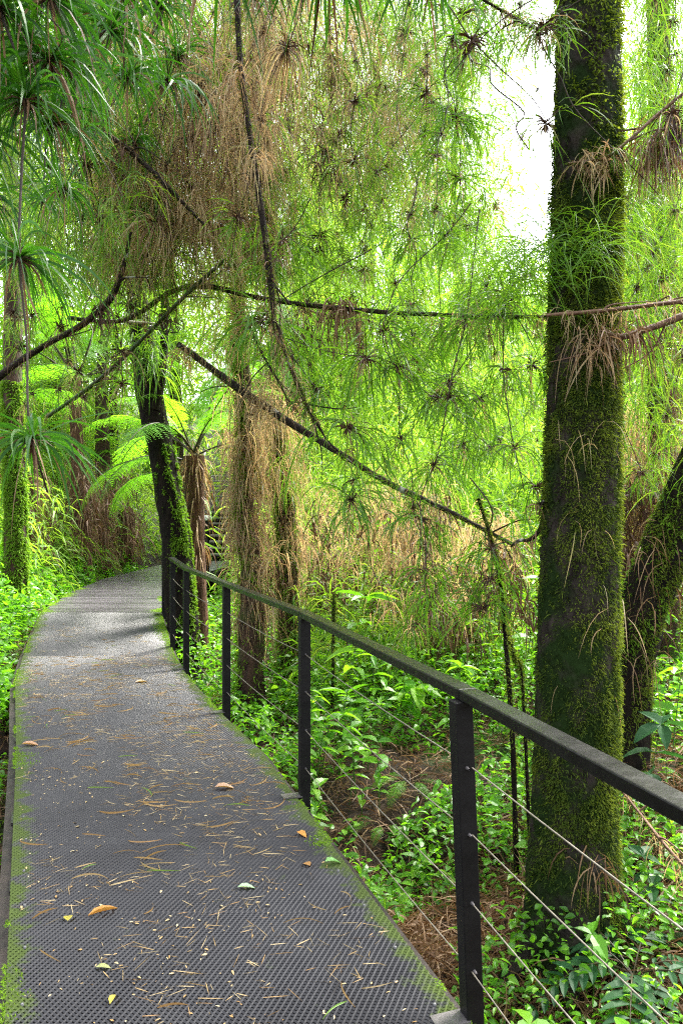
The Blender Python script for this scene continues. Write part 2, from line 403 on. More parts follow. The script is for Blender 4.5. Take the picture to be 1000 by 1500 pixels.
def strands(y0, y1, W=.021, row=.0150):
    rows = np.arange(y0, y1, row)
    wid = 1.5; n = int(wid/W*2)+1
    u = np.linspace(0, 1, n)
    k = np.arange(len(rows))[:, None]; jj = np.arange(n)[None]
    ph = np.where((jj+k) % 2 == 0, -1., 1.)
    yy = rows[:, None]+ph*row*.30
    xl, xr = edgeL(yy)-.005, edgeR(yy)+.005
    uu = u[None]+0*yy
    xx = xl+(xr-xl)*uu
    zz = deckz(yy)
    e = np.minimum(uu, 1-uu)*wid
    r = np.clip(1-e/.16, 0, 1)
    wob = (fbm(xx*2.2+5, yy*2.2+9, 3)-.44)*.012
    A = np.stack([xx, yy-.0035, zz-.002+wob], -1); B = np.stack([xx, yy+.0030, zz+.0025+wob], -1); D = np.stack([xx, yy-.0030, zz-.0075+wob], -1)
    V = np.stack([D, A, B], 2)                       # rows, n, 3, 3
    R_, n_ = V.shape[:2]
    idx = (np.arange(R_)[:, None]*n_+np.arange(n_-1)[None])*3
    q1 = np.stack([idx, idx+3, idx+4, idx+1], -1).reshape(-1, 4); q2 = np.stack([idx+1, idx+4, idx+5, idx+2], -1).reshape(-1, 4)
    return V.reshape(-1, 3), np.concatenate([q1, q2]), np.repeat(r.ravel(), 3)
for a, b in ((1.2, 3.1), (3.104, 5.0), (5.004, 6.8), (6.804, 8.59), (8.605, 10.4)):
    V, q, r = strands(a, b)
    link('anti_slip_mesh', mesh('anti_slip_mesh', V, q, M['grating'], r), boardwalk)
for side in (1, 2):
    off = .03 if side == 2 else -.03
    pts = np.array([[r[side]+off, r[0], r[3]-.11] for r in ST]); pts = resample(pts, 60)
    pts[:, 0] = np.interp(pts[:, 1], ST[:, 0], ST[:, side])+off; pts[:, 2] = deckz(pts[:, 1])-.12
    V = []; 
    for p in pts:
        for dx, dz in ((-.025, -.08), (.025, -.08), (.025, .075), (-.025, .075)): V.append(p+[dx, 0, dz])
    V = np.array(V); n = len(pts); i = np.arange(n-1)[:, None]*4; j = np.arange(4)[None]
    q = np.stack([i+j, i+(j+1) % 4, i+4+(j+1) % 4, i+4+j], -1).reshape(-1, 4)
    link('edge_beam', mesh('edge_beam', V, q, M['beam']), boardwalk)
sv_, sq_ = tube(np.array([[0, 0, -.004], [0, 0, .003], [0, 0, .005], [0, 0, .0052]]), [.0055, .0055, .004, .0003], 10); scr = mesh('screw', sv_, sq_, M['screw'], smooth=True)
for yy in np.arange(1.9, 8.6, .31):
    for sx, ed_ in ((.055, edgeL), (-.055, edgeR)):
        link('screw', scr, boardwalk, loc=(float(ed_(yy))+sx, float(yy)+.02*math.sin(yy*9), .003))
for yy in (.5, 2.45, 4.37, 6.19, 7.9, 9.1, 10.4, 12.7, 15.3, 18):
    for xx in (edgeL(yy)+.15, edgeR(yy)-.15):
        v, q = box(0, 0, 0, .09, .09, 1.3); z = float(deckz(yy))-.75
        link('support_pile', mesh('support_pile', v, q, M['beam']), boardwalk, loc=(float(xx), yy, z))

# ------------------------------------------------------------------ railings
POSTS = [(.94, .5, 0), (.40, 2.45, 0), (-.21, 4.37, 0), (-.92, 6.19, 0), (-1.58, 7.88, 0), (-1.95, 8.95, .03)]
def railing(posts, label, top_h=1.04):
    p0 = posts[0]
    root = empty('railing', (p0[0], p0[1], p0[2]), label, 'railing', 'black railings along the boardwalk')
    O = np.array(p0)
    fv, fq = tube(np.array([[0, -.045, 0], [0, -.03, 0], [0, .03, 0], [0, .045, 0]]), [.003, .006, .006, .003], 8); fit = mesh('cable_fitting', fv, fq, M['steel'], smooth=True)
    pm = bevel_box_mesh('post', .058, .058, 1.30, .003, M['metal'])
    for k, p in enumerate(posts):
        q = np.array(posts[min(k+1, len(posts)-1)])-np.array(posts[max(k-1, 0)])
        ang = math.atan2(q[1], q[0])-math.pi/2
        o = link('post', pm, root); o.location = Vector(np.array(p)+[0, 0, top_h-.034-.65]-O); o.rotation_euler = (0, 0, ang)
        if k == 1: o.rotation_euler = (0, math.radians(-2.3), ang)
        # flat bracket from post to boardwalk edge
        v, qq = box(-.055, 0, 0, .11, .07, .006); br = link('bracket', mesh('bracket', v, qq, M['steel']), o)
        br.location = (-.02, 0, .006-(top_h-.684))
        for hz in (.80, .59, .375, .16): link('cable_fitting', fit, o, loc=(0, 0, hz-(top_h-.684)))
    ext = [np.array(p) for p in posts]
    d = ext[-1]-ext[-2]; ext[-1] = ext[-1]+d/np.linalg.norm(d)*.12
    d = ext[0]-ext[1]; ext[0] = ext[0]+d/np.linalg.norm(d)*.12
    for k in range(len(ext)-1):
        a, b = ext[k]+[0, 0, top_h-.017], ext[k+1]+[0, 0, top_h-.017]
        L = np.linalg.norm(b-a)
        me = bevel_box_mesh('top_rail', .064, L-.003, .034, .004, M['rail'])
        o = link('top_rail', me, root); o.location = Vector((a+b)/2-O)
        o.rotation_euler = Vector(b-a).to_track_quat('Y', 'Z').to_euler()
    for hz in (.80, .59, .375, .16):
        pts = [np.array(p)+[0, 0, hz]-O for p in posts]
        fine = []
        for a, b in zip(pts[:-1], pts[1:]):
            for t in np.linspace(0, 1, 6)[:-1]: fine.append(a+(b-a)*t-[0, 0, .012*4*t*(1-t)])
        fine.append(pts[-1])
        v, q = tube(np.array(fine), .0022, 6)
        link('cable', mesh('cable', v, q, M['cable'], smooth=True), root)
    return root
railing(POSTS, 'long black metal railing with four thin cables beside the mossy trunk')
railing([(-2.36, 10.3, .25), (-2.72, 12.2, .26), (-2.93, 14.1, .27)], 'short far railing behind the leaning dark tree at the boardwalk bend')

# ------------------------------------------------------------------ staircase and bollard at the far end
st = empty('staircase', (-3.4, 21, .28), 'grey wooden staircase climbing the slope behind the tree fern', 'staircase')
for k in range(15):
    me = bevel_box_mesh('tread', 1.7, .27, .045, .006, M['stair'])
    link('tread', me, st, loc=(0, .15+k*.27, .16+k*.165))
for sx in (-.87, .87):
    v, q = tube(np.array([[sx, 0, 0], [sx, 4.2, 2.5]]), .09, 4); link('stringer', mesh('stringer', v, q, M['stair']), st)
    for k in range(0, 15, 5):
        v, q = box(sx*1.05, .15+k*.27, .6+k*.165, .07, .07, 1.1); link('post', mesh('post', v, q, M['metal']), st)
    v, q = tube(np.array([[sx*1.05, .1, 1.15], [sx*1.05, 4.0, 3.5]]), .035, 8); link('handrail', mesh('handrail', v, q, M['stair']), st)
bo = empty('bollard', P(303, 838, 17.2), 'dark bollard with a round white cap in front of the stairs', 'bollard')
v, q = tube(np.array([[0, 0, 0], [0, 0, 1.16]]), .06, 12); link('post', mesh('post', v, q, M['metal']), bo)
v, q = tube(np.array([[0, 0, 1.15], [0, 0, 1.17], [0, 0, 1.23], [0, 0, 1.26], [0, 0, 1.262]]), [.1, .13, .13, .09, .001], 16); link('cap', mesh('cap', v, q, M['lamp_cap'], smooth=True), bo)
# ------------------------------------------------------------------ trees
def ring_points(pts, rad, n, rng, tlo=0, thi=1, front=None):
    """n random points on the skin of a tube with their outward normals; front: (dir, strength) bias"""
    t = rng.uniform(tlo, thi, n)*(len(pts)-1)
    k = np.minimum(t.astype(int), len(pts)-2); u = (t-k)[:, None]
    c = pts[k]*(1-u)+pts[k+1]*u
    r = np.interp(t, np.arange(len(rad)), rad)
    th = rng.uniform(0, 2*np.pi, n)
    nv = np.stack([np.cos(th), np.sin(th), 0*th], -1)
    return c+nv*r[:, None], nv, th, t/(len(pts)-1)

def crown(name, centre, rx, rz, n, mat, seed, parent, L=.3, W=.03, origin=None, clumps=40):
    rng = np.random.default_rng(seed); b = Bag()
    cc = rng.normal(size=(clumps, 3)); cc = nrm(cc)*rng.uniform(.3, 1, (clumps, 1))**.6*[rx, rx, rz]
    k = rng.integers(0, clumps, n)
    base = cc[k]+rng.normal(size=(n, 3))*[rx*.17, rx*.17, rz*.14]
    d = rng.normal(size=(n, 3))+[0, 0, -.2]
    add_blades(b, base, d, rng.uniform(.6, 1.3, n)*L, rng.uniform(.7, 1.3, n)*W, 1.6, 2, rng)
    o = link(name, b.mesh(name, mat), parent)
    o.location = Vector(np.asarray(centre)-(np.asarray(origin) if origin is not None else 0))
    return o

def tree(name, label, pts, rad, mat, seed, cat='tree', sides=24, n=120, rough=.07, group=None, crown_at=None):
    pts = np.asarray(pts, float); O = pts[0].copy()
    root = empty(name, O, label, cat, group)
    v, q = tube(pts-O, rad, sides, n, rough, seed)
    link('trunk', mesh('trunk', v, q, mat, smooth=True), root)
    if crown_at is not None:
        c, rx, rz, nn, cm = crown_at
        crown('crown', c, rx, rz, nn, M[cm], seed+1, root, origin=O)
    return root, O
def moss_on(root, O, pts, rad, n, seed, mat='moss', L=(.012, .035), W=.008, thr=.4, side=None, name='moss', tlo=0, thi=1, scale=5.0):
    rng = np.random.default_rng(seed)
    m = 120; t = np.linspace(0, len(rad)-1, m); R = np.interp(t, np.arange(len(rad)), rad); pp = resample(pts, m)
    p, nv, th, tt = ring_points(pp, R, n, rng, tlo, thi)
    msk = fbm(th*scale*.5+seed, p[:, 2]*scale+seed, 4)
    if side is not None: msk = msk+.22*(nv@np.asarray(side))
    keep = msk > thr
    p, nv, msk = p[keep], nv[keep], msk[keep]
    p = p-nv*.006+nv*(np.clip(msk-thr, 0, .3)*.09)[:, None]*rng.random((len(p), 1))
    b = Bag()
    d = nv*.8+rng.normal(size=p.shape)*.6+[0, 0, -.25]
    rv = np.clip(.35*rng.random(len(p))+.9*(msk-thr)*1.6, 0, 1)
    add_blades(b, p-O, d, rng.uniform(*L, len(p)), rng.uniform(.6, 1.4, len(p))*W, 1.2, 2, rng, rnd=rv, prof=np.array([.7, 1, .25]))
    o = link(name, b.mesh(name, M[mat]), root); o['kind'] = 'stuff'
    return o
def strands_on(root, O, base, n_each, L, W, mat, seed, name='hanging_roots', spread=.05, droop=4.0, segs=5, curl=.5):
    rng = np.random.default_rng(seed); base = np.repeat(np.asarray(base), n_each, 0)
    n = len(base); base = base+rng.normal(size=(n, 3))*spread
    b = Bag(); d = rng.normal(size=(n, 3))*[.7, .7, .4]+[0, 0, -.5]
    add_blades(b, base-O, d, rng.uniform(.4, 1.2, n)*L, rng.uniform(.6, 1.4, n)*W, droop, segs, rng, curl=curl)
    o = link(name, b.mesh(name, M[mat]), root); o['kind'] = 'stuff'; return o

# --- the big mossy trunk beside the railing
pts = PP([(838, 1395), (838, 1340), (840, 1200), (845, 1000), (850, 750), (855, 500), (858, 250), (860, 0), (864, -350), (860, -900)], 4.2)
rad = np.array([.32, .245, .215, .21, .196, .185, .175, .166, .15, .11])
t1, O1 = tree('mossy_tree', 'thick dark trunk shaggy with green moss standing behind the railing', pts, rad, M['bark_moss'], 11, sides=96, n=560, rough=.06,
              crown_at=(P(840, -1500, 4.6)+[1.2, 2.5, 0], 3.6, 1.6, 4200, 'leaf_shade'))  # unseen crown, enlarged and set sunward to shade the boardwalk
moss_on(t1, O1, pts, rad, 120000, 12, thr=.39, side=(.5, -.1, 0), thi=.66, L=(.007, .024), W=.0042)  # moss thicker on the right; its brighter colour there stands in for light
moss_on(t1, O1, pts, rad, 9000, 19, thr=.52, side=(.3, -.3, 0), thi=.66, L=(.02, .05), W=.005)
moss_on(t1, O1, pts, rad, 50000, 18, mat='moss_dark', thr=.30, thi=.7, L=(.008, .028), W=.005, name='dark_moss')
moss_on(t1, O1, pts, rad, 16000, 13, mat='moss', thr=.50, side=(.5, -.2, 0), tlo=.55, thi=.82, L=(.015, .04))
rng = np.random.default_rng(14)
# creeping epiphyte leaves on the upper trunk
m_ = 200; pp = resample(pts, m_); RR = np.interp(np.linspace(0, len(rad)-1, m_), np.arange(len(rad)), rad)
p, nv, th, tt = ring_points(pp, RR, 3600, rng, .58, .84)
kp = fbm(th*2+3, p[:, 2]*3+7)+.12*nv[:, 0] > .50; p, nv = p[kp], nv[kp]
b = Bag(); scatter(b, leaf_tmpl(.3, .2), p-O1+nv*rng.uniform(0, .035, (len(p), 1)), nv+rng.normal(size=p.shape)*.7+[0, 0, -.3], rng.uniform(.012, .028, len(p)), rng.uniform(.007, .014, len(p)), rng)
link('epiphyte_leaves', b.mesh('epiphyte_leaves', M['epiphyte']), t1)['kind'] = 'stuff'
# a few surface roots at the foot
for k, a in enumerate((-2.6, -1.9, -1.1, -.4, .5)):
    e = np.array([math.cos(a), math.sin(a), 0])
    f = O1+e*.75; f[2] = ground_z(f[0], f[1])-.02
    v, q = tube(np.array([[0, 0, .30]+e*.16, [0, 0, .10]+e*.33, (f-O1)*[.8, .8, 1]+[0, 0, .03], f-O1-[0, 0, .05]]), [.07, .055, .035, .012], 10, 16, .1, k)
    link('root', mesh('root', v, q, M['bark_moss'], smooth=True), t1)
# straggling brown rootlets on the trunk front
strands_on(t1, O1, PP([(880, 480), (860, 490), (890, 470), (840, 520)], 4.0), 12, .32, .005, 'litter', 15, 'rootlets', .05)
strands_on(t1, O1, PP([(870, 1255), (880, 1270), (855, 1250)], 3.98), 14, .28, .006, 'litter', 16, 'rootlets', .04)
strands_on(t1, O1, PP([(870, 640), (820, 620), (850, 760), (880, 900), (830, 480), (870, 1000)], 3.98), 7, .3, .004, 'straw', 17, 'rootlets', .07)

# --- leaning second tree at right, shaggy brown
pts = PP([(903, 1170), (910, 1050), (922, 960), (948, 870), (985, 780), (1022, 690), (1070, 570), (1125, 400), (1150, 150), (1165, -200), (1170, -700)], 5.6)
rad = np.array([.24, .2, .185, .18, .175, .16, .15, .15, .14, .12, .08])
t2, O2 = tree('mossy_tree', 'leaning trunk with mossy upper side behind the thick trunk', pts, rad, M['bark_dark'], 21, sides=32, n=180, rough=.08, crown_at=(P(1200, -1000, 6)+[0, 2, .5], 3.2, 1.6, 4200, 'leaf_shade'))  # crown out of view, placed to keep sun off the deck
moss_on(t2, O2, pts, rad, 34000, 22, thr=.46, side=(-.35, -.2, 0), L=(.012, .035), W=.006, thi=.7)
moss_on(t2, O2, pts, rad, 6000, 24, mat='moss_lime', thr=.55, side=(-.7, .1, 0), L=(.02, .05), W=.01, tlo=.2, thi=.6)
strands_on(t2, O2, PP([(930, 800), (945, 850), (915, 900), (930, 960), (960, 780)], 5.42), 16, .4, .006, 'litter', 23, 'hanging_roots', .08)
# --- third, upright behind it
pts = PP([(972, 960), (974, 800), (968, 600), (972, 400), (968, 200), (962, 0), (955, -400)], 7.6)
rad = np.array([.15, .135, .13, .12, .11, .10, .06])
t3, O3 = tree('slender_tree', 'upright slender trunk hung with rusty brown strands at the far right', pts, rad, M['bark_brown'], 31, sides=24, n=140, rough=.08, crown_at=(P(960, -480, 7.6)+[0, 1.5, 1.0], 2.6, 1.3, 3000, 'leaf_mid'))  # this crown too is above the view, sized for shade below
moss_on(t3, O3, pts, rad, 9000, 32, thr=.42, L=(.02, .05), W=.011)
strands_on(t3, O3, PP([(985, 400+20*k, 7.3) for k in range(14)]+[(1000, 430+22*k, 7.2) for k in range(14)]), 26, .6, .007, 'litter', 33, 'hanging_roots', .10)
strands_on(t3, O3, PP([(965, 190+14*k, 7.3) for k in range(7)]), 30, .7, .007, 'straw', 34, 'hanging_leaves', .14)

# --- leaning dark tree at the bend of the boardwalk
pts = PP([(276, 1035), (270, 960), (262, 850), (256, 780), (238, 670), (218, 570), (206, 480), (198, 390), (190, 250), (180, 100), (170, -200), (160, -500)], 9.9)
rad = np.array([.24, .20, .185, .175, .165, .16, .145, .125, .11, .10, .08, .05])
t4, O4 = tree('leaning_tree', 'leaning black trunk edged with lime moss at the boardwalk bend', pts, rad, M['bark_dark'], 41, sides=32, n=220, rough=.09,
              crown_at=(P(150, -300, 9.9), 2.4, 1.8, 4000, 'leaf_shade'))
moss_on(t4, O4, pts, rad, 26000, 42, mat='moss_lime', thr=.63, side=(.85, -.15, 0), L=(.02, .06), W=.014, tlo=.08, thi=.38)
moss_on(t4, O4, pts, rad, 12000, 43, thr=.60, L=(.02, .05), W=.011)
v, q = tube(PP([(226, 600), (238, 540), (241, 480), (243, 400), (250, 300), (262, 180)], 9.8)-O4, [.08, .06, .05, .045, .04, .02], 10, 50, .08, 4)
link('branch', mesh('branch', v, q, M['bark_dark'], smooth=True), t4)
rng = np.random.default_rng(44); b = Bag(); n = 200
bp = PP([(218, 520), (208, 500), (228, 540), (215, 470)], 9.72)[rng.integers(0, 4, n)]+rng.normal(size=(n, 3))*.07
add_blades(b, bp-O4, rng.normal(size=(n, 3))+[.1, -.5, .5], rng.uniform(.35, .75, n), .009, 3.2, 6, rng)
link('grass_tuft', b.mesh('grass_tuft', M['leaf_mid']), t4)['kind'] = 'stuff'

# --- shaggy dead trunks in the middle
def shaggy(label, pxs, d, rad, seed, strands=1500, wid=.16, extra=()):
    pts = PP(pxs, d); pts[0][2] = ground_z(pts[0][0], pts[0][1])-.1
    root, O = tree('shaggy_tree', label, pts, rad, M['bark_brown'], seed, sides=48, n=220, rough=.17)
    rng = np.random.default_rng(seed)
    pp = resample(pts, 200); RR = np.interp(np.linspace(0, len(rad)-1, 200), np.arange(len(rad)), rad)
    p, nv, th, tt = ring_points(pp, RR*1.05, strands//6, rng, .08, .5 if len(pxs) > 6 else 1)
    strands_on(root, O, p+nv*.03, 4, .42, .007, 'straw', seed+1, 'hanging_leaves', .05, 4.5, 5, .5)
    strands_on(root, O, p+nv*.02, 3, .4, .008, 'straw', seed+2, 'hanging_roots', .06, 4.5, 5, .6)
    moss_on(root, O, pts, rad, 16000, seed+3, mat='moss_lime', thr=.50, side=(-.7, -.2, 0), L=(.03, .11), W=.014)
    return root
shaggy('trunk shaggy with straw and lime moss behind the handrail', [(368, 1000), (368, 850), (358, 740), (364, 640), (352, 520), (350, 400), (338, 200), (335, -100)], 8.9, np.array([.17, .12, .105, .09, .075, .06, .05, .03]), 51, 2200)
shaggy('short broken stump draped in rusty brown roots behind the handrail', [(425, 960), (424, 860), (418, 740), (410, 640), (405, 600)], 9.4, np.array([.15, .11, .10, .08, .03]), 56, 1500)

# --- trunks on the left bank
pts = PP([(22, 880), (24, 780), (22, 680), (18, 560), (20, 400), (14, 200), (5, -100)], 11.2); pts[0][2] = ground_z(pts[0][0], pts[0][1])-.1
t6, O6 = tree('mossy_tree', 'slim lime-mossed trunk on the bank left of the boardwalk', pts, np.array([.17, .145, .135, .13, .12, .10, .07]), M['bark_brown'], 61, sides=20, n=100, rough=.1, crown_at=(P(0, -250, 11), 2.2, 1.6, 3500, 'leaf_shade'))
moss_on(t6, O6, pts, np.array([.17, .145, .135, .13, .12, .10, .07]), 20000, 62, mat='moss_lime', thr=.36, L=(.02, .06), W=.016, thi=.5)

# ------------------------------------------------------------------ tree ferns
def frond_mesh(L, seed, e0=.9, droop=2.0, npin=26, pl=.36, leaflets=11):
    rng = np.random.default_rng(seed); b = Bag(); S = 30
    d = np.array([math.cos(e0), 0, math.sin(e0)]); p = np.zeros(3); path = [p.copy()]; dirs = [d.copy()]
    for k in range(S):
        p = p+d*L/S; d = d+np.array([0, 0, -1])*droop/S*(.3+1.2*k/S); d /= np.linalg.norm(d); path.append(p.copy()); dirs.append(d.copy())
    path = np.array(path); dirs = np.array(dirs)
    v, q = tube(path, np.linspace(.016, .003, S+1)*max(L/1.8, .5), 5); b.add(v, q, .5, 1)
    ts = np.linspace(.28, .99, npin)
    for t in ts:
        k = t*S; i0 = int(min(k, S-1)); u = k-i0
        c = path[i0]*(1-u)+path[i0+1]*u; dr = dirs[i0]
        ln = pl*math.sin(min(1, (t-.18)/.45)*math.pi/2)*(1-max(0, (t-.55)/.5))**.8*rng.uniform(.9, 1.1)
        if ln < .02: continue
        for s in (-1, 1):
            sd = np.array([0, s, 0])+dr*.35+np.array([0, 0, -.15+rng.normal()*.08]); sd /= np.linalg.norm(sd)
            x = np.linspace(.04, 1, leaflets)
            cent = c+sd*ln*x[:, None]+np.array([0, 0, -.25*ln])*(x**2)[:, None]
            lw = ln*.16*(1-x**2*.85)+.006
            for s2 in (-1, 1):
                dd = np.broadcast_to(nrm(dr*s2+sd*.35), cent.shape)
                # flat leaflets lying in the frond's plane
                nn = np.cross(dr, sd); nn /= np.linalg.norm(nn)
                pv = np.cross(nn, dd[0]); hw = ln/leaflets*.40
                P0 = cent; P1 = cent+dd*lw[:, None]; 
                V = np.stack([P0-pv*hw, P0+pv*hw, P1+pv*hw*.25, P1-pv*hw*.25], 1)+rng.normal(size=(len(x), 1, 3))*.003
                Q = np.arange(len(x))[:, None]*4+np.arange(4)[None]
                b.add(V.reshape(-1, 3), Q, rng.random()*.5+np.repeat(rng.random(len(x)), 4)*.3, 0)
    return b
FR = [frond_mesh(2.0, 100+k, e, dr).mesh('frond', [M['fern'], M['petiole']]) for k, (e, dr) in enumerate([(1.2, 1.6), (1.0, 2.2), (.8, 2.2), (.55, 2.4)])]
def tree_fern(label, pts, rad, seed, nf=11, sc=1.0, group=None, skirt=True):
    O = np.array(pts[0]); rng = np.random.default_rng(seed)
    root = empty('tree_fern', O, label, 'tree fern', group)
    v, q = tube(np.asarray(pts)-O, rad, 18, 60, .12, seed); link('trunk', mesh('trunk', v, q, M['fern_trunk'], smooth=True), root)
    top = np.asarray(pts[-1])-O
    for k in range(nf):
        o = link('frond', FR[rng.integers(0, 4)], root); o.location = Vector(top+rng.normal(size=3)*.03)
        o.rotation_euler = (rng.normal()*.12, rng.normal()*.12, k*2*math.pi/nf+rng.normal()*.25); s = sc*rng.uniform(.8, 1.15); o.scale = (s, s, s)
    if skirt:
        n = 160; b = Bag(); hgt_ = np.linalg.norm(top); bp = top+rng.normal(size=(n, 3))*[.07, .07, .1]-[0, 0, .05]
        add_blades(b, bp, rng.normal(size=(n, 3))*[.7, .7, .3]+[0, 0, -.6], rng.uniform(.2, .5, n), .012, 4, 4, rng, curl=.5)
        link('dead_fibres', b.mesh('dead_fibres', M['straw']), root)['kind'] = 'stuff'
        n = 120; hh = rng.uniform(.45, 1, n); th = rng.uniform(0, 6.3, n); rr_ = np.interp(hh, [0, .5, 1], [rad[0], rad[1], rad[-1]])[:, None]; b = Bag()
        cs = np.stack([np.cos(th), np.sin(th), 0*th], -1)
        pl = np.asarray(pts)-O; cl_ = np.stack([np.interp(hh, np.linspace(0, 1, len(pl)), pl[:, a]) for a in range(3)], -1)
        add_blades(b, cl_+cs*rr_, cs*.8+[0, 0, -.7], rng.uniform(.15, .5, n), .016, 4.5, 4, rng, curl=.4)
        link('dead_fronds', b.mesh('dead_fronds', M['litter']), root)['kind'] = 'stuff'
    return root
p = PP([(292, 960), (290, 860), (287, 760), (284, 668)], 10.7); p[0][2] = ground_z(p[0][0], p[0][1])-.05
tf = tree_fern('tree fern with brown fibrous trunk right beside the leaning black trunk', p, [.14, .125, .12, .14], 71, 11, .95)
for rz, s_, dz in ((3.3, .95, -.15), (2.9, .8, -.3), (3.7, .8, -.1)):
    o = link('frond', FR[3], tf); o.location = Vector(p[-1]-p[0]+[0, 0, dz]); o.rotation_euler = (0, .25, rz); o.scale = (s_, s_, s_)
for k, (px, yt, d, sc, lb) in enumerate([(110, 560, 15.5, 1.3, 'tree fern with broad lime fronds on the bank left of the boardwalk'), (395, 600, 17.5, 1.25, 'tree fern growing right of the staircase behind the shaggy trunk'),
                                         (215, 640, 13.2, .8, 'low tree fern on the left bank where the boardwalk bends away'), (-20, 610, 13, 1.1, 'tree fern rising behind the lime-mossed slim trunk'), (430, 560, 17.5, 1.3, 'tree fern high on the slope above the broken stump')]):
    t = P(px, yt, d)
    if k == 2: t = np.array([-6.1, 18.0, P(0, 690, 18.0)[2]])
    g = float(ground_z(t[0], t[1]))-.05
    tree_fern(lb, [np.array([t[0], t[1], g]), np.array([t[0]+.05, t[1], (g+t[2])/2]), t], [.14, .12, .13], 80+k, 12, sc)
# brown fern-trunk stumps on the left bank
for k, (px, yb, yt, d, r) in enumerate([(122, 790, 700, 15.5, .13), (150, 800, 722, 16.5, .16), (180, 830, 750, 18, .2), (45, 800, 700, 14.0, .12)]):
    a, t = P(px, yb, d), P(px+random.Random(k).uniform(-6, 6), yt, d); a[2] = ground_z(a[0], a[1])-.1; t[2] = max(t[2], a[2]+.8)
    root = empty('fern_stump', a, 'rusty brown fibrous fern stump on the bank left of the boardwalk', 'stump', 'fern stumps on the left bank')
    v, q = tube(np.array([[0, 0, 0], (t-a)*.5, t-a, t-a+[0, 0, .03]]), [r*1.25, r, r*.85, .01], 18, 40, .16, k+5); link('trunk', mesh('trunk', v, q, M['fern_trunk'], smooth=True), root)
    rng = np.random.default_rng(90+k); n = 260; b = Bag(); th = rng.uniform(0, 6.3, n); hh = rng.uniform(.3, 1.05, n)
    bp = (t-a)*hh[:, None]+np.stack([np.cos(th), np.sin(th), 0*th], -1)*r
    add_blades(b, bp, np.stack([np.cos(th), np.sin(th), 0*th-.6], -1), rng.uniform(.25, .7, n), .016, 4, 4, rng, curl=.4)
    link('dead_fronds', b.mesh('dead_fronds', M['litter']), root)['kind'] = 'stuff'

# ------------------------------------------------------------------ branches, dead sticks
def stick(name, label, pts, rad, mat, seed, cat='branch', sides=10, rough=.1, tufts=()):
    pts = np.asarray(pts); O = pts[0].copy(); root = empty(name, O, label, cat)
    v, q = tube(pts-O, np.asarray(rad)*.74, sides, max(90, len(pts)*22), rough*2.2, seed); wood = link('wood', mesh('wood', v, q, M[mat], smooth=True), root)
    rg = np.random.default_rng(seed+7); rs = resample(pts, 80); ln = np.linalg.norm(pts[-1]-pts[0])
    pick = rs[rg.integers(0, 80, int(8+ln*14))]
    strands_on(root, O, pick, 4, .16, .005, 'straw' if seed % 4 < 2 else 'litter', seed+9, 'hanging_fibres', .012, 4, 4, .8)
    moss_on(root, O, pts, np.broadcast_to(rad, (len(pts),)), int(1200*ln), seed+11, thr=.5, L=(.006, .02), W=.005)
    for j in range(int(2+ln*1.6)):
        i0 = rg.integers(8, 78); dv = nrm(rs[i0+1]-rs[i0])+rg.normal(size=3)*.6; dv = nrm(dv+np.array([0, 0, -.15])); l_ = rg.uniform(.1, .45)
        tw = np.array([rs[i0], rs[i0]+dv*l_*.5+rg.normal(size=3)*.03, rs[i0]+dv*l_+rg.normal(size=3)*.05-[0, 0, l_*.15]])-O
        v, q = tube(tw, [.006, .0045, .002], 5, 10, .1, j); link('twig', mesh('twig', v, q, M[mat], smooth=True), wood)
    for k, (c, n, L, W, mt, dr) in enumerate(tufts):
        strands_on(root, O, [c], n, L, W, mt, seed+k, 'hanging_leaves', .04, dr)
    return root
stick('dead_branch', 'long straight dark branch running level from the straw curtain to the thick trunk',
      PP([(100, 466, 7.4), (180, 470, 7.2), (250, 428, 7.0), (300, 419, 6.8), (370, 434, 6.4), (450, 447, 6.0), (560, 457, 5.5), (660, 462, 5.0), (760, 464, 4.6), (830, 462, 4.42)]),
      [.03, .03, .032, .03, .026, .024, .021, .019, .017, .012], 'dead_wood', 201,
      tufts=[(P(500, 447, 5.75), 90, .45, .009, 'litter', 5), (P(690, 462, 4.9), 40, .25, .006, 'straw', 3), (P(565, 462, 5.45), 25, .2, .006, 'sheath', 3), (P(395, 440, 6.2), 40, .5, .008, 'straw', 5)])
stick('dead_branch', 'pale snapped stick crossing the leaning black trunk', PP([(105, 468, 8.6), (165, 470, 8.6), (235, 474, 8.6)]), [.022, .02, .012], 'pale_wood', 203)
stick('fallen_branch', 'long dark diagonal branch with pale lichen slanting down to the thick trunk',
      PP([(262, 505, 7.2), (320, 548, 6.9), (390, 597, 6.5), (480, 652, 6.1), (560, 702, 5.8), (650, 746, 5.4), (750, 797, 5.0)]), [.042, .04, .043, .034, .03, .026, .016], 'dead_wood', 205,
      tufts=[(P(272, 515, 7.1), 60, .3, .008, 'straw', 4), (P(385, 585, 6.5), 50, .4, .007, 'straw', 4)])
stick('dead_branch', 'black tapering branch hanging almost straight down out of the canopy', PP([(340, -120, 4.6), (347, 0, 4.6), (352, 90, 4.6), (366, 200, 4.6), (384, 320, 4.6), (396, 410, 4.6), (402, 488, 4.6)]),
      [.030, .026, .023, .024, .024, .026, .004], 'dead_wood', 207, tufts=[(P(404, 380, 4.6), 30, .1, .006, 'sheath', 2), (P(372, 225, 4.6), 40, .3, .006, 'straw', 5), (P(352, 110, 4.6), 60, .4, .006, 'straw', 5)])
stick('dead_branch', 'dark forked stick dropping from the black hanging branch', PP([(404, 470, 4.8), (418, 520, 4.9), (440, 570, 5.0), (460, 620, 5.0)]), [.012, .011, .010, .006], 'dead_wood', 209)
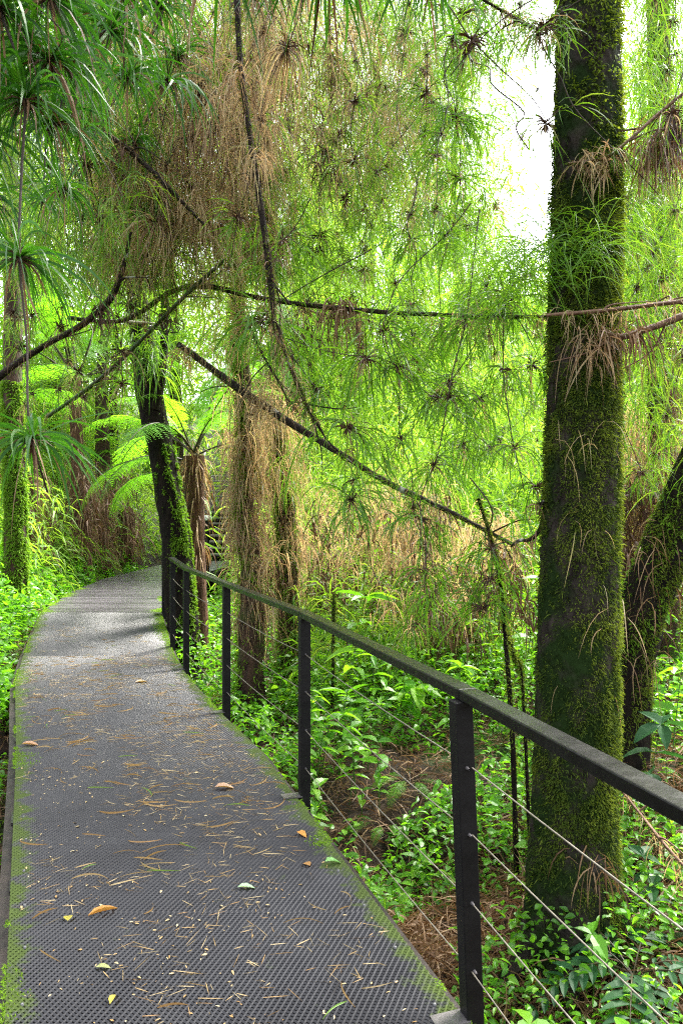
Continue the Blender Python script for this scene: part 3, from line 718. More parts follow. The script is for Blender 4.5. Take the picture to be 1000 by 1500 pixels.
stick('dead_branch', 'thin bare dark twig left of the forked stick', PP([(410, 480, 5.0), (425, 540, 5.0), (445, 590, 5.1), (460, 612, 5.1)]), [.008, .008, .007, .004], 'dead_wood', 210)
stick('dead_branch', 'thin bent dark twig hanging between straw and diagonal branch', PP([(360, 470, 6), (385, 520, 6), (400, 545, 6), (425, 592, 6)]), [.012, .012, .012, .006], 'dead_wood', 211)
stick('bamboo_cane', 'smooth green bamboo cane slanting up past the leaning black trunk', PP([(70, 610, 6.6), (130, 568, 6.4), (180, 525, 6.2), (235, 470, 6.0), (280, 425, 5.8), (330, 380, 5.6)]), [.02, .021, .022, .022, .02, .015], 'culm_green', 213, 'bamboo',
      tufts=[(P(172, 530, 6.2), 50, .12, .008, 'sheath', 1), (P(245, 462, 6.0), 50, .14, .008, 'sheath', 2)])
stick('dead_branch', 'crooked dark branch reaching up out of the left foliage', PP([(-40, 600, 5.6), (0, 552, 5.5), (60, 510, 5.4), (120, 476, 5.3), (160, 440, 5.2), (178, 400, 5.1), (192, 340, 5.0)]), [.035, .033, .032, .03, .028, .02, .012], 'dead_wood', 215,
      tufts=[(P(150, 455, 5.2), 60, .2, .008, 'sheath', 3)])
stick('dead_branch', 'short dark branch crossing the upper part of the straw curtain', PP([(150, 190, 5.2), (195, 225, 5.2), (240, 268, 5.2), (300, 330, 5.3)]), [.02, .022, .022, .012], 'dead_wood', 217, tufts=[(P(185, 215, 5.2), 40, .2, .008, 'sheath', 3)])
stick('dead_branch', 'reddish brown bent branch with rootlets beside the thick trunk', PP([(1060, 440, 4.0), (1000, 462, 4.0), (945, 482, 3.98), (905, 492, 3.95), (880, 478, 3.93)]), [.03, .026, .022, .02, .008], 'dead_wood_brown', 219,
      tufts=[(P(885, 488, 3.94), 40, .34, .006, 'litter', 3.5), (P(860, 500, 3.93), 30, .3, .006, 'straw', 3.5), (P(930, 486, 3.96), 60, .25, .007, 'litter', 4)])
stick('dead_branch', 'straight brown branch above the bent one right of the thick trunk', PP([(800, 462, 3.96), (870, 456, 3.95), (940, 448, 3.95), (1010, 440, 3.95), (1080, 432, 3.95)]), [.012, .014, .015, .014, .012], 'dead_wood_brown', 221)
stick('dead_branch', 'dark twig with curved hook touching the thick trunk', PP([(748, 800, 4.6), (760, 792, 4.5), (775, 790, 4.4), (790, 775, 4.3), (797, 740, 4.25), (785, 738, 4.2)]), [.012, .016, .018, .02, .016, .01], 'dead_wood', 223)
stick('dead_branch', 'dark mossy branch crossing the sky gap at the top', PP([(690, -10, 5), (740, 18, 5), (780, 40, 4.8), (820, 40, 4.5)]), [.010, .012, .014, .016], 'dead_wood', 225)
stick('dead_branch', 'curved brown branch running up right past the thick trunk', PP([(830, 240, 4.0), (880, 232, 3.95), (905, 218, 3.95), (960, 170, 4.0), (1020, 120, 4.0)]), [.008, .012, .013, .012, .01], 'dead_wood_brown', 227, tufts=[(P(960, 205, 4), 130, .35, .007, 'litter', 4), (P(985, 185, 4), 120, .3, .008, 'sheath', 4), (P(870, 232, 3.95), 60, .2, .006, 'straw', 3)])
stick('dead_branch', 'thin brown pole leaning over the litter at the lower right', PP([(895, 1140, 4.6), (935, 1190, 4.3), (975, 1240, 4.0), (1030, 1300, 3.7)]), [.009, .01, .011, .010], 'dead_wood_brown', 229)
stick('dead_branch', 'bare grey branch lying across the brown slope at the right', PP([(905, 760, 7), (940, 735, 6.9), (975, 715, 6.8), (1010, 690, 6.7)]), [.016, .02, .02, .016], 'pale_wood', 231)
# mossy saplings in the hollow behind the railing
for k, (lb, px, rr) in enumerate([('slim mossy sapling stem standing left of the thick trunk', [(757, 1215, 4.9), (752, 1120, 4.9), (745, 1000, 4.9), (737, 900, 4.9), (732, 850, 4.85), (722, 800, 4.8), (700, 730, 4.75)], .016),
                                  ('very thin dark stem leaning beside the slim mossy sapling', [(778, 1100, 4.95), (765, 1010, 4.95), (752, 960, 5), (735, 900, 5)], .011),
                                  ('thin straight stem rising out of the herbs beyond the railing', [(487, 1010, 8), (488, 930, 8), (489, 870, 8)], .016)]):
    pts = PP(px); pts[0][2] = min(pts[0][2], ground_z(pts[0][0], pts[0][1]))
    root, O = tree('sapling', lb, pts, np.linspace(rr*1.1, rr*.6, len(pts)), M['bark_dark'], 240+k, 'sapling', 10, 50, .15)
    moss_on(root, O, pts, np.linspace(rr*1.1, rr*.6, len(pts)), 2500, 245+k, thr=.42, L=(.01, .03), W=.007)
# ------------------------------------------------------------------ climbing bamboo: whorls of thin leaves on hanging stems
def whorl(seed, n, L, W, droop, mats, flat=.6, node=26, segs=6, up=.15, dead=.0):
    rng = np.random.default_rng(seed); b = Bag()
    d = rng.normal(size=(n, 3))*[1, 1, flat]+[0, 0, up]
    Ls = rng.uniform(.55, 1.2, n)*L
    add_blades(b, nrm(d)*.012, d, Ls, rng.uniform(.7, 1.3, n)*W, rng.uniform(.6, 1.3, n)*droop, segs, rng, 0, curl=.35)
    if node:
        d = rng.normal(size=(node, 3))+[0, 0, -.2]
        add_blades(b, nrm(d)*.004, d, rng.uniform(.03, .08, node)*L/.3, .008, 1.5, 2, rng, 1)
    if dead:
        k = int(n*dead); d = rng.normal(size=(k, 3))*[.6, .6, .4]+[0, 0, -.5]
        add_blades(b, nrm(d)*.01, d, rng.uniform(.4, 1.1, k)*L, W*.8, 4.5, 5, rng, 2, curl=.4)
    return b.mesh('leaf_whorl', mats)
def mop(seed, n, L, W, mats, dead=10, node=22, leaf=.17, per=5):
    """node with thin arching branchlets, each with narrow leaves along it"""
    rng = np.random.default_rng(seed); b = Bag()
    d = nrm(rng.normal(size=(n, 3))*[1, 1, .55]+[0, 0, .15]); Lb = rng.uniform(.35, 1.25, n)*L
    lean = nrm(rng.normal(size=3)*[1, 1, .2])*rng.uniform(.1, .6); d = nrm(d+lean)
    dr = rng.uniform(1.4, 3.2, n); S = 6
    # branchlet paths (same integration as the blades)
    p = d*.01; dd = d.copy(); path = [p.copy()]; dirs = [dd.copy()]
    for k in range(S):
        p = p+dd*(Lb/S)[:, None]; dd = nrm(dd+np.array([0, 0, -1.])*(dr/S)[:, None]+rng.normal(size=(n, 3))*.07); path.append(p.copy()); dirs.append(dd.copy())
    path = np.array(path); dirs = np.array(dirs)
    for i_ in range(n):
        v, q = tube(path[:, i_], np.linspace(.0022, .001, S+1), 3); b.add(v, q, rng.random()*.5, 1)
    m = n*per; bi = np.repeat(np.arange(n), per); t = rng.uniform(.15, 1, m)**.8*S; k = np.minimum(t.astype(int), S-1); u = (t-k)[:, None]
    base = path[k, bi]*(1-u)+path[k+1, bi]*u; dv = dirs[k, bi]+rng.normal(size=(m, 3))*.45
    add_blades(b, base, dv, rng.uniform(.45, 1.35, m)*leaf, rng.uniform(.7, 1.3, m)*W, rng.uniform(.6, 2.4, m), 4, rng, 0, curl=.4)
    e = rng.normal(size=(node, 3)); add_blades(b, nrm(e)*.004, e, rng.uniform(.02, .075, node), .009, 1.0, 2, rng, 1)
    if dead:
        e = rng.normal(size=(dead, 3))*[.6, .6, .4]+[0, 0, -.5]
        add_blades(b, nrm(e)*.01, e, rng.uniform(.4, 1.1, dead)*L, W*.8, 4.5, 5, rng, 2, curl=.5)
    return b.mesh('leaf_whorl', mats)
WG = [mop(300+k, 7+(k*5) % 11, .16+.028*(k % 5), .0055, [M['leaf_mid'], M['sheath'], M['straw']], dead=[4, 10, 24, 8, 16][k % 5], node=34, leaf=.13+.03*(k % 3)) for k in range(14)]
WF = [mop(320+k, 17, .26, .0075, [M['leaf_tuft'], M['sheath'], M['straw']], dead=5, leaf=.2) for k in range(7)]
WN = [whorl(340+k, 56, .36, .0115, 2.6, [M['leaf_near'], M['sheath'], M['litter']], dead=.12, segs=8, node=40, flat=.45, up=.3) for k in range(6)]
WS = [whorl(370+k, 46, .2, .006, 1.0, [M['sheath'], M['sheath'], M['straw']], dead=.2, node=60, flat=1) for k in range(2)]
WD = [whorl(360+k, 8, .3, .006, 3, [M['straw'], M['sheath'], M['straw']], dead=5, node=40) for k in range(6)]
WB = [whorl(380+k, 36, .45, .0065, 5.5, [M['straw'], M['sheath'], M['litter']], dead=.5, node=50, up=-.5) for k in range(6)]

def bamboo(label, group, pts, r, nodes, kinds, seed, mat='culm', smin=.8, smax=1.2, name='climbing_bamboo'):
    """a hanging stem with whorls at its nodes; nodes: fractions along the stem"""
    rng = np.random.default_rng(seed); pts = np.asarray(pts, float); O = pts[0].copy()
    root = empty(name, O, label, 'bamboo', group)
    n = 30; pp = resample(pts, n)-O; wv = rng.normal(size=(8, 3))*[.035, .035, .0]; pp = pp+resample(wv, n)
    v, q = tube(pp, np.linspace(r, r*.55, n), 5); stem = link('stem', mesh('stem', v, q, M[mat], smooth=True), root)
    for t in nodes:
        c = np.array([np.interp(t*(n-1), np.arange(n), pp[:, a]) for a in range(3)])
        ks = kinds(t, O+c, rng) if callable(kinds) else kinds
        if ks is None: continue
        o = link('leaf_whorl', ks[rng.integers(0, len(ks))], stem); o.location = Vector(c)
        s = rng.uniform(smin, smax); o.scale = (s, s, s); o.rotation_euler = (rng.normal()*.15, rng.normal()*.15, rng.uniform(0, 6.3))
    return root

# near stem at the left edge, broad dark leaves
bamboo('near bamboo stem with three broad dark leafed whorls at the left edge', None, PP([(4, -140), (14, 0), (16, 110), (22, 240), (36, 375), (34, 500), (44, 625), (54, 720)], 2.6), .006,
       [.16, .315, .575, .885], WN, 401, smin=.85, smax=1.05)
bamboo('broad-leaved bamboo stem hanging from the canopy in the upper left', 'broad-leaved bamboo at upper left', PP([(110, -200), (95, -60), (85, 40), (75, 150), (60, 260)], 3.0), .005, [.2, .4, .6, .8], WN, 402)
bamboo('broad-leaved bamboo stem hanging from the canopy in the upper left', 'broad-leaved bamboo at upper left', PP([(20, -260), (45, -100), (60, 0), (70, 90)], 2.7), .005, [.3, .65, .97], WN, 403)
bamboo('broad-leaved bamboo stem hanging from the canopy in the upper left', 'broad-leaved bamboo at upper left', PP([(-60, -100), (-50, 100), (-40, 220), (-30, 300)], 2.8), .005, [.3, .6, .95], WN, 404)
bamboo('broad-leaved bamboo stem hanging from the canopy in the upper left', 'broad-leaved bamboo at upper left', PP([(160, -260), (170, -100), (165, -20), (150, 60)], 3.4), .005, [.4, .7, .97], WN, 405)
# blades hanging into view from just above
for k, (px, py, d) in enumerate([(330, -85, 2.5), (475, -60, 2.7), (540, -75, 2.6), (600, -50, 2.9), (655, -70, 2.8), (420, -90, 3.0), (700, -130, 3.0)]):
    bamboo('overhead bamboo stem whose long green blades hang in at the top', 'bamboo blades hanging in at the top', PP([(px+30, py-500, d+.3), (px+12, py-250, d+.1), (px, py, d)]), .005, [.6, .98], WN, 410+k, smin=.9, smax=1.15)

# green whorls one can pick out in the open middle
rng = np.random.default_rng(430)
for k, (lb, pts, fr, kind, s) in enumerate([
    ('bamboo stem with four dense green whorls left of the thick trunk', [(700, 300, 4.7), (690, 460, 4.7), (655, 575, 4.6), (636, 682, 4.6), (625, 770, 4.55), (618, 860, 4.5)], [.22, .41, .6, .78, .95], WF, 1.0),
    ('bamboo stem with a dark nodding whorl under the diagonal branch', [(520, 700, 5.2), (510, 712, 5.2), (516, 760, 5.2), (545, 840, 5.3), (575, 900, 5.3)], [.1], WF, .7),
    ('bamboo stem with a full green whorl below the sky gap', [(595, 250, 5.2), (602, 345, 5.2), (604, 400, 5.2), (600, 470, 5.2)], [.36, .9], WF, .9),
    ('bare bamboo stem with a purple-brown star whorl against the sky', [(790, 215, 4.4), (745, 150, 4.4), (700, 95, 4.4), (685, 70, 4.4)], [.98], WS, .9),
    ('bamboo stem with small dark whorl near the sky gap', [(660, 90, 5.4), (645, 150, 5.4), (635, 195, 5.4), (630, 250, 5.4)], [.66], WF, .7),
    ('drooping bamboo stem of long dark blades in front of the saplings', [(690, 700, 4.7), (720, 800, 4.7), (725, 850, 4.65), (700, 900, 4.6)], [.35, .65, .95], WF, 1.1),
    ('bamboo stem arching with green whorls over the understorey', [(560, 470, 5.6), (590, 620, 5.5), (610, 720, 5.4), (620, 850, 5.3), (600, 930, 5.3)], [.3, .55, .8, .95], WF, .9),
    ('bamboo stem with fine green whorls beside the level branch', [(800, 380, 4.6), (750, 430, 4.6), (735, 520, 4.6), (740, 640, 4.6), (760, 720, 4.6)], [.1, .3, .55, .8], WF, 1.0)]):
    bamboo(lb, None, PP(pts), .005, fr, kind, 431+k, smin=s*.9, smax=s*1.1)

# veil of finer stems through the mid distance
def kinds_mid(t, c, rng):
    # dead straw hangs round the left trees' canopy, green elsewhere
    px = 500+c[0]/c[1]*FPX; r = rng.random()
    near = math.exp(-((c[0]+1.55)/.75)**2)*float(np.interp(c[2], [1.7, 2.4, 6], [.2, 1, .8]))
    if r < near*.75: return WB if rng.random() < .3 else WD
    return WG if r < .93 else WD
rng = np.random.default_rng(460)
def veil(n, x0, x1, d0, d1, ytop, ybot, seed, label, group, kinds, s=(.75, 1.15), step=.34):
    rr = np.random.default_rng(seed)
    for k in range(n):
        d = rr.uniform(d0, d1); px = x0+(x1-x0)*(k+rr.random())/n
        yt = rr.uniform(*ytop); yb = rr.uniform(*ybot)
        a, e = P(px+rr.normal()*25, yt, d), P(px, yb, d+rr.normal()*.3)
        a = a+rr.normal(size=3)*[.5, .4, 0]; m = (a+e)/2+rr.normal(size=3)*[.35, .3, .15]; e = e+rr.normal(size=3)*[.25, .2, 0]
        L = np.linalg.norm(e-a); nn = max(2, int(L/step))
        bamboo(label, group, [a, m, e], .0045, np.clip((np.arange(nn)+.8+rr.normal(size=nn)*.3)/nn, 0, 1)[rr.random(nn) < .85], kinds, seed*100+k, smin=s[0]*.7, smax=s[1]*1.25)
veil(40, 370, 710, 5.5, 10, (-260, -60), (200, 560), 5, 'fine bamboo stem hanging in the green veil over the middle', 'bamboo stems in the middle veil', kinds_mid)
veil(28, 150, 380, 5.2, 7.2, (-260, -60), (200, 420), 6, 'bamboo stem of dead straw tufts hanging in the tan curtain', 'bamboo stems in the tan curtain', lambda t, c, r: (WB if r.random() < .3 else WD) if r.random() < .6 else WG)
veil(13, -20, 230, 3.8, 5.6, (-260, -80), (60, 330), 10, 'dark strap-leaved bamboo stem hanging in the shaded upper left foliage', 'dark bamboo stems at upper left', WN, (.7, 1.0), .42)
veil(12, -20, 180, 6, 9, (-260, -60), (300, 620), 7, 'green bamboo stem hanging over the left bank', 'bamboo stems over the left bank', WG)
veil(14, 905, 1020, 5, 8, (-260, -60), (300, 700), 8, 'bamboo stem hanging over the slope at the far right', 'bamboo stems at the far right', WG)
veil(12, 480, 790, 7, 10, (380, 520), (600, 760), 9, 'low arching bamboo stem on the bright slope beyond the railing', 'bamboo stems on the bright slope', WG, (.8, 1.2))

veil(8, 470, 800, 4.7, 6.6, (280, 420), (520, 760), 11, 'leafy dark green bamboo stem arching before the bright slope', 'dark green bamboo stems before the slope', WF, (.9, 1.2), .36)
veil(6, 800, 1000, 3.5, 3.9, (-260, -90), (60, 300), 12, 'wispy bamboo stem dangling in front of the thick trunk', 'wispy bamboo before the thick trunk', WG, (.7, 1.0), .3)
veil(4, 560, 720, 5, 7, (-200, -60), (120, 380), 13, 'feathery bamboo stem hanging beside the sky gap', 'bamboo stems beside the sky gap', WF, (.7, 1.1), .36)
# the tan curtain of dead leaves itself
def hanging_mass(name, label, cat, regions, mat, W, seed, L=(.3, .7), segs=5, droop=4.5):
    rng = np.random.default_rng(seed); b = Bag()
    for (x0, x1, y0, y1, d0, d1, n) in regions:
        cl = max(6, n//22)
        cx = rng.uniform(x0, x1, cl); cyy = rng.uniform(y0, y1, cl); cd = rng.uniform(d0, d1, cl)
        k = rng.integers(0, cl, n)
        px = cx[k]+rng.normal(size=n)*10; py = cyy[k]+rng.normal(size=n)*14; d = cd[k]+rng.normal(size=n)*.12
        base = np.stack([(px-500)/FPX*d, d, EYE-(py-750)/FPX*d], -1)
        add_blades(b, base, rng.normal(size=(n, 3))*[.8, .8, .4]+[0, 0, -.4], rng.uniform(*L, n), rng.uniform(.6, 1.4, n)*W, droop, segs, rng, curl=.5)
    o = link(name, b.mesh(name, M[mat])); tag(o, label, cat, kind='stuff'); return o
hanging_mass('dead_leaf_curtain', 'tan curtain of dead bamboo leaves hanging in the upper left trees', 'dead leaves',
             [(130, 410, 20, 400, 5.4, 8.5, 5200), (150, 370, 250, 350, 5.6, 7.5, 1900), (230, 420, 0, 200, 5, 7, 900), (285, 380, 380, 500, 6.4, 8.6, 420), (330, 400, 550, 620, 6.3, 6.7, 160), (360, 640, 0, 300, 6, 9.5, 4200), (80, 200, 120, 350, 6, 8, 900)], 'straw', .0048, 501, (.15, .6))
hanging_mass('matted_dead_clumps', 'dark rusty mats of rotting leaves caught in the tan curtain', 'dead leaves',
             [(190, 370, 60, 330, 5.6, 7.5, 1700), (100, 260, 200, 420, 6, 8, 1200), (380, 560, 30, 260, 6, 8, 900), (380, 540, 430, 520, 6, 7, 300)], 'sheath', .008, 504, (.08, .35), 4, 4)
hanging_mass('hanging_green_leaves', 'haze of fine green bamboo leaves hanging across the middle', 'bamboo leaves',
             [(360, 700, -40, 420, 6.5, 11, 15000), (0, 220, -60, 420, 5, 9, 6500), (420, 800, 400, 720, 7, 11, 6500), (905, 1010, -30, 700, 5, 9, 3000), (200, 420, -60, 150, 6, 9, 3000), (690, 800, -40, 330, 6, 9, 800), (670, 740, -40, 420, 6, 9, 1200), (905, 1010, -40, 420, 6, 10, 3200), (200, 380, 150, 430, 6, 9, 2600)], 'leaf_mid', .0062, 502, (.15, .45), 4, 3)
hanging_mass('hanging_straw_bank', 'straw of dead leaves draped over the slope beyond the handrail', 'dead leaves',
             [(400, 660, 680, 850, 8.5, 12, 2000), (560, 760, 760, 920, 7.5, 10, 1300), (900, 1010, 600, 800, 7.0, 9, 2200), (330, 450, 560, 700, 8.6, 9.6, 700)], 'straw', .011, 503, (.2, .5))

hanging_mass('matted_bank_shade', 'dark tangle of rotting leaves and hollow shade under the straw on the slope', 'dead leaves',  # dead mats that also darken the slope's hollows in place of shade
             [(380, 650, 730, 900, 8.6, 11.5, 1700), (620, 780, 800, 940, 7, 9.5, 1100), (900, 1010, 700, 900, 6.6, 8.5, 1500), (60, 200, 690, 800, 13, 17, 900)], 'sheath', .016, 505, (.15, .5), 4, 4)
# grass tuft growing on the thick trunk
rng = np.random.default_rng(510); b = Bag(); n = 680
bp = PP([(800, 400, 4.1), (830, 375, 4.05), (760, 430, 4.3), (740, 400, 4.3), (705, 450, 4.5), (720, 380, 4.5), (775, 360, 4.2), (870, 365, 4.0)])[rng.integers(0, 8, n)]+rng.normal(size=(n, 3))*.07-[0, .06, 0]
add_blades(b, bp, rng.normal(size=(n, 3))*[1.2, .9, .6]+[0, -.3, .5], rng.uniform(.15, .48, n), .0045, 2.2, 7, rng, curl=.5)
o = link('grass_tuft', b.mesh('grass_tuft', M['leaf_tuft'])); tag(o, 'bright green grassy tuft sprouting from the thick mossy trunk', 'grass', kind='stuff')

# ------------------------------------------------------------------ background: trees on the slope and bamboo thicket
BT = [(-60, 17, 330, 'leaf_far'), (60, 22, 260, 'leaf_far'), (150, 18, 200, 'leaf_far'), (175, 21, 430, 'leaf_far'), (95, 22, 520, 'leaf_far'), (235, 29, 470, 'leaf_far'), (330, 30, 420, 'leaf_far'), (225, 26, 160, 'leaf_far'), (395, 19, 230, 'leaf_far'), (420, 25, 150, 'leaf_far'), (380, 22, 20, 'leaf_far'), (560, 24, 40, 'leaf_far'), (480, 28, -40, 'leaf_far'), (250, 21, 0, 'leaf_far'), (100, 24, -20, 'leaf_far'), (470, 20, 320, 'leaf_far'), (540, 26, 240, 'leaf_far'),
      (600, 19, 470, 'leaf_far'), (650, 27, 330, 'leaf_far'), (760, 21, 480, 'leaf_far'), (860, 26, 420, 'leaf_far'), (960, 22, 380, 'leaf_far'), (1060, 26, 240, 'leaf_far'), (1000, 18, 230, 'leaf_far'), (935, 30, 120, 'leaf_far'), (675, 25, 130, 'leaf_far'), (-180, 20, 200, 'leaf_far')]
for k, (px, d, yc, mt) in enumerate(BT):
    c = P(px, yc, d); rr = np.random.default_rng(600+k)
    g = float(ground_z(c[0], c[1]))
    base = np.array([c[0]+rr.normal()*.3, c[1], g-.2])
    top = c[2]+1.2
    pts = [base, (base*2+c)/3+rr.normal(size=3)*.15, (base+2*c)/3+rr.normal(size=3)*.2, np.array([c[0], c[1], top])]
    root, O = tree('background_tree', 'bright green forest tree on the slope in the background', pts, np.array([.2, .15, .11, .04]), M['bark_brown'], 610+k, sides=10, n=30, rough=.1, group='trees on the slope in the background')
    hgt = max(1.6, (top-g)*.42); cz = np.array([c[0], c[1], g+(top-g)*.62])
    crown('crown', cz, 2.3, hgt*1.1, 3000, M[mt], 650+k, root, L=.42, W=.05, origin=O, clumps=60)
# thicket on the slope
rng = np.random.default_rng(700); n = 52000
px = rng.uniform(-120, 1120, n); d = rng.uniform(12, 27, n); x = (px-500)/FPX*d
ok = ~((x > edgeL(np.minimum(d, 21))-.3) & (x < edgeR(np.minimum(d, 21))+.35) & (d < 25.5)); ok &= ~((px > 296) & (px < 336) & (d < 26)); x, d = x[ok], d[ok]; n = len(x)
cl = fbm(x*.8+3, d*.8+8)
h = rng.random(n)**1.2*np.clip((cl-.25)*9, .2, 3.2)
h = np.where((x < -2.6) & (d < 16), h*.55, h)
base = np.stack([x, d, ground_z(x, d)+h], -1)
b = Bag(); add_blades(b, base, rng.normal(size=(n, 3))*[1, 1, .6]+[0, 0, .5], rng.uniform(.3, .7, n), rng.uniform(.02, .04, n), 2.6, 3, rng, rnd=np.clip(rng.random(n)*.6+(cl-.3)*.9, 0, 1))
o = link('bamboo_thicket', b.mesh('bamboo_thicket', M['leaf_far'])); tag(o, 'lime green bamboo thicket covering the slope behind', 'thicket', kind='stuff')
# closer low thicket of mixed greens right of the path
rng = np.random.default_rng(705); n = 16000
px = rng.uniform(430, 1100, n); d = rng.uniform(8, 13, n); x = (px-500)/FPX*d
cl = fbm(x*1.3+30, d*1.3+18); kp = cl > .50; x, d, cl = x[kp], d[kp], cl[kp]; n = len(x)
base = np.stack([x, d, ground_z(x, d)+rng.random(n)**1.3*np.clip((cl-.38)*6, .1, 1.3)], -1)
b = Bag(); add_blades(b, base, rng.normal(size=(n, 3))*[1, 1, .6]+[0, 0, .6], rng.uniform(.25, .5, n), rng.uniform(.01, .022, n), 2.6, 4, rng)
o = link('grass_clumps', b.mesh('grass_clumps', M['leaf_mid'])); tag(o, 'arching green grass clumps on the slope beyond the railing', 'grass', kind='stuff')
# ------------------------------------------------------------------ forest floor
LT = leaf_tmpl(.3, .25)
def side_ok(x, y, m=.06):
    yy = np.minimum(y, 21)
    return (x > edgeR(yy)+m) | (x < edgeL(yy)-m)
# litter of dead leaves and needles
rng = np.random.default_rng(800); n = 46000
yv = rng.uniform(1.5, 13, n)**1.0; px = rng.uniform(-60, 1100, n); xv = (px-500)/FPX*np.maximum(yv, 2.0)
k = side_ok(xv, yv); xv, yv = xv[k], yv[k]; n = len(xv)
base = np.stack([xv, yv, ground_z(xv, yv)+rng.uniform(0, .05, n)], -1)
b = Bag(); add_blades(b, base, rng.normal(size=(n, 3))*[1, 1, .35]+[0, 0, .12], rng.uniform(.08, .34, n), rng.uniform(.005, .014, n), 1.2, 3, rng, curl=.6)
o = link('leaf_litter', b.mesh('leaf_litter', M['litter'])); tag(o, 'rusty brown litter of dead bamboo leaves on the forest floor', 'leaf litter', kind='stuff')
rng = np.random.default_rng(801); n = 11000
yv = rng.uniform(2.3, 5.6, n); px = rng.uniform(480, 1080, n); xv = (px-500)/FPX*yv; k = (xv > edgeR(yv)+.05); xv, yv = xv[k], yv[k]; n = len(xv)
base = np.stack([xv, yv, ground_z(xv, yv)+rng.uniform(.01, .09, n)], -1)
b = Bag(); add_blades(b, base, rng.normal(size=(n, 3))*[1, 1, .5]+[0, 0, .15], rng.uniform(.10, .38, n), rng.uniform(.005, .011, n), 1.6, 5, rng, curl=.9, rnd=.35+.65*rng.random(n))
o = link('leaf_litter', b.mesh('leaf_litter', M['litter'])); tag(o, 'tangled tan leaf strips heaped round the foot of the thick trunk', 'leaf litter', kind='stuff')
# moss cushions and tiny plants by the boardwalk
rng = np.random.default_rng(805); n = 26000
yv = rng.uniform(2.0, 20, n)**1; s = rng.choice([-1, 1], n); off = .03+np.abs(rng.normal(size=n))*.35
xv = np.where(s > 0, edgeR(yv)+off, edgeL(yv)-off)
kp = fbm(xv*2.2, yv*2.2+60) > .45; xv, yv = xv[kp], yv[kp]; n = len(xv)
base = np.stack([xv, yv, ground_z(xv, yv)+rng.uniform(0, .03, n)], -1)
b = Bag(); add_blades(b, base, rng.normal(size=(n, 3))*[.7, .7, .4]+[0, 0, .7], rng.uniform(.02, .07, n), rng.uniform(.006, .014, n), 1.2, 2, rng)
o = link('ground_moss', b.mesh('ground_moss', M['moss_lime'])); tag(o, 'moss cushions on the ground along the boardwalk', 'moss', kind='stuff')
# low ground cover of small leaves
rng = np.random.default_rng(810); n = 85000
yv = 2.2+rng.random(n)**1.0*13; px = rng.uniform(-80, 1100, n); xv = (px-500)/FPX*np.maximum(yv, 2.5)
k = side_ok(xv, yv, .1); xv, yv = xv[k], yv[k]
cl = fbm(xv*1.1+70, yv*1.1+40); lf = xv < edgeL(yv)
kp = (cl > np.where(lf, .34, np.interp(yv, [2, 4, 5.5, 8], [.62, .53, .32, .33]))); xv, yv, cl = xv[kp], yv[kp], cl[kp]; n = len(xv)
base = np.stack([xv, yv, ground_z(xv, yv)+rng.random(n)*np.clip((cl-.33)*2.4, .06, .6)*np.interp(yv, [3, 5, 8], [.5, .9, 1.25])+.02], -1)
b = Bag(); sz = rng.uniform(.03, .075, n)*np.interp(yv, [3, 6, 10], [.75, 1.1, 1.3])
scatter(b, LT, base, np.stack([rng.normal(size=n), rng.normal(size=n), rng.normal(size=n)*.35+.1], -1), sz, sz*rng.uniform(.4, .7, n), rng)
o = link('ground_cover', b.mesh('ground_cover', M['leaf_herb'])); tag(o, 'low bright green leafy ground cover on both sides of the boardwalk', 'ground cover', kind='stuff')

rng = np.random.default_rng(812); n = 22000
yv = rng.uniform(6.5, 19, n); xv = edgeL(yv)-.08-np.abs(rng.normal(size=n))*1.5
cl = fbm(xv*1.4+7, yv*1.4+4); kp = cl > .36; xv, yv, cl = xv[kp], yv[kp], cl[kp]; n = len(xv)
base = np.stack([xv, yv, ground_z(xv, yv)+rng.random(n)*np.clip((cl-.33)*2.2, .05, .4)+.02], -1)
b = Bag(); sz = rng.uniform(.05, .11, n)
scatter(b, LT, base, np.stack([rng.normal(size=n), rng.normal(size=n), rng.normal(size=n)*.35+.15], -1), sz, sz*rng.uniform(.4, .7, n), rng)
o = link('ground_cover', b.mesh('ground_cover', M['leaf_herb'])); tag(o, 'lime leafy herbs carpeting the bank left of the boardwalk', 'ground cover', kind='stuff')
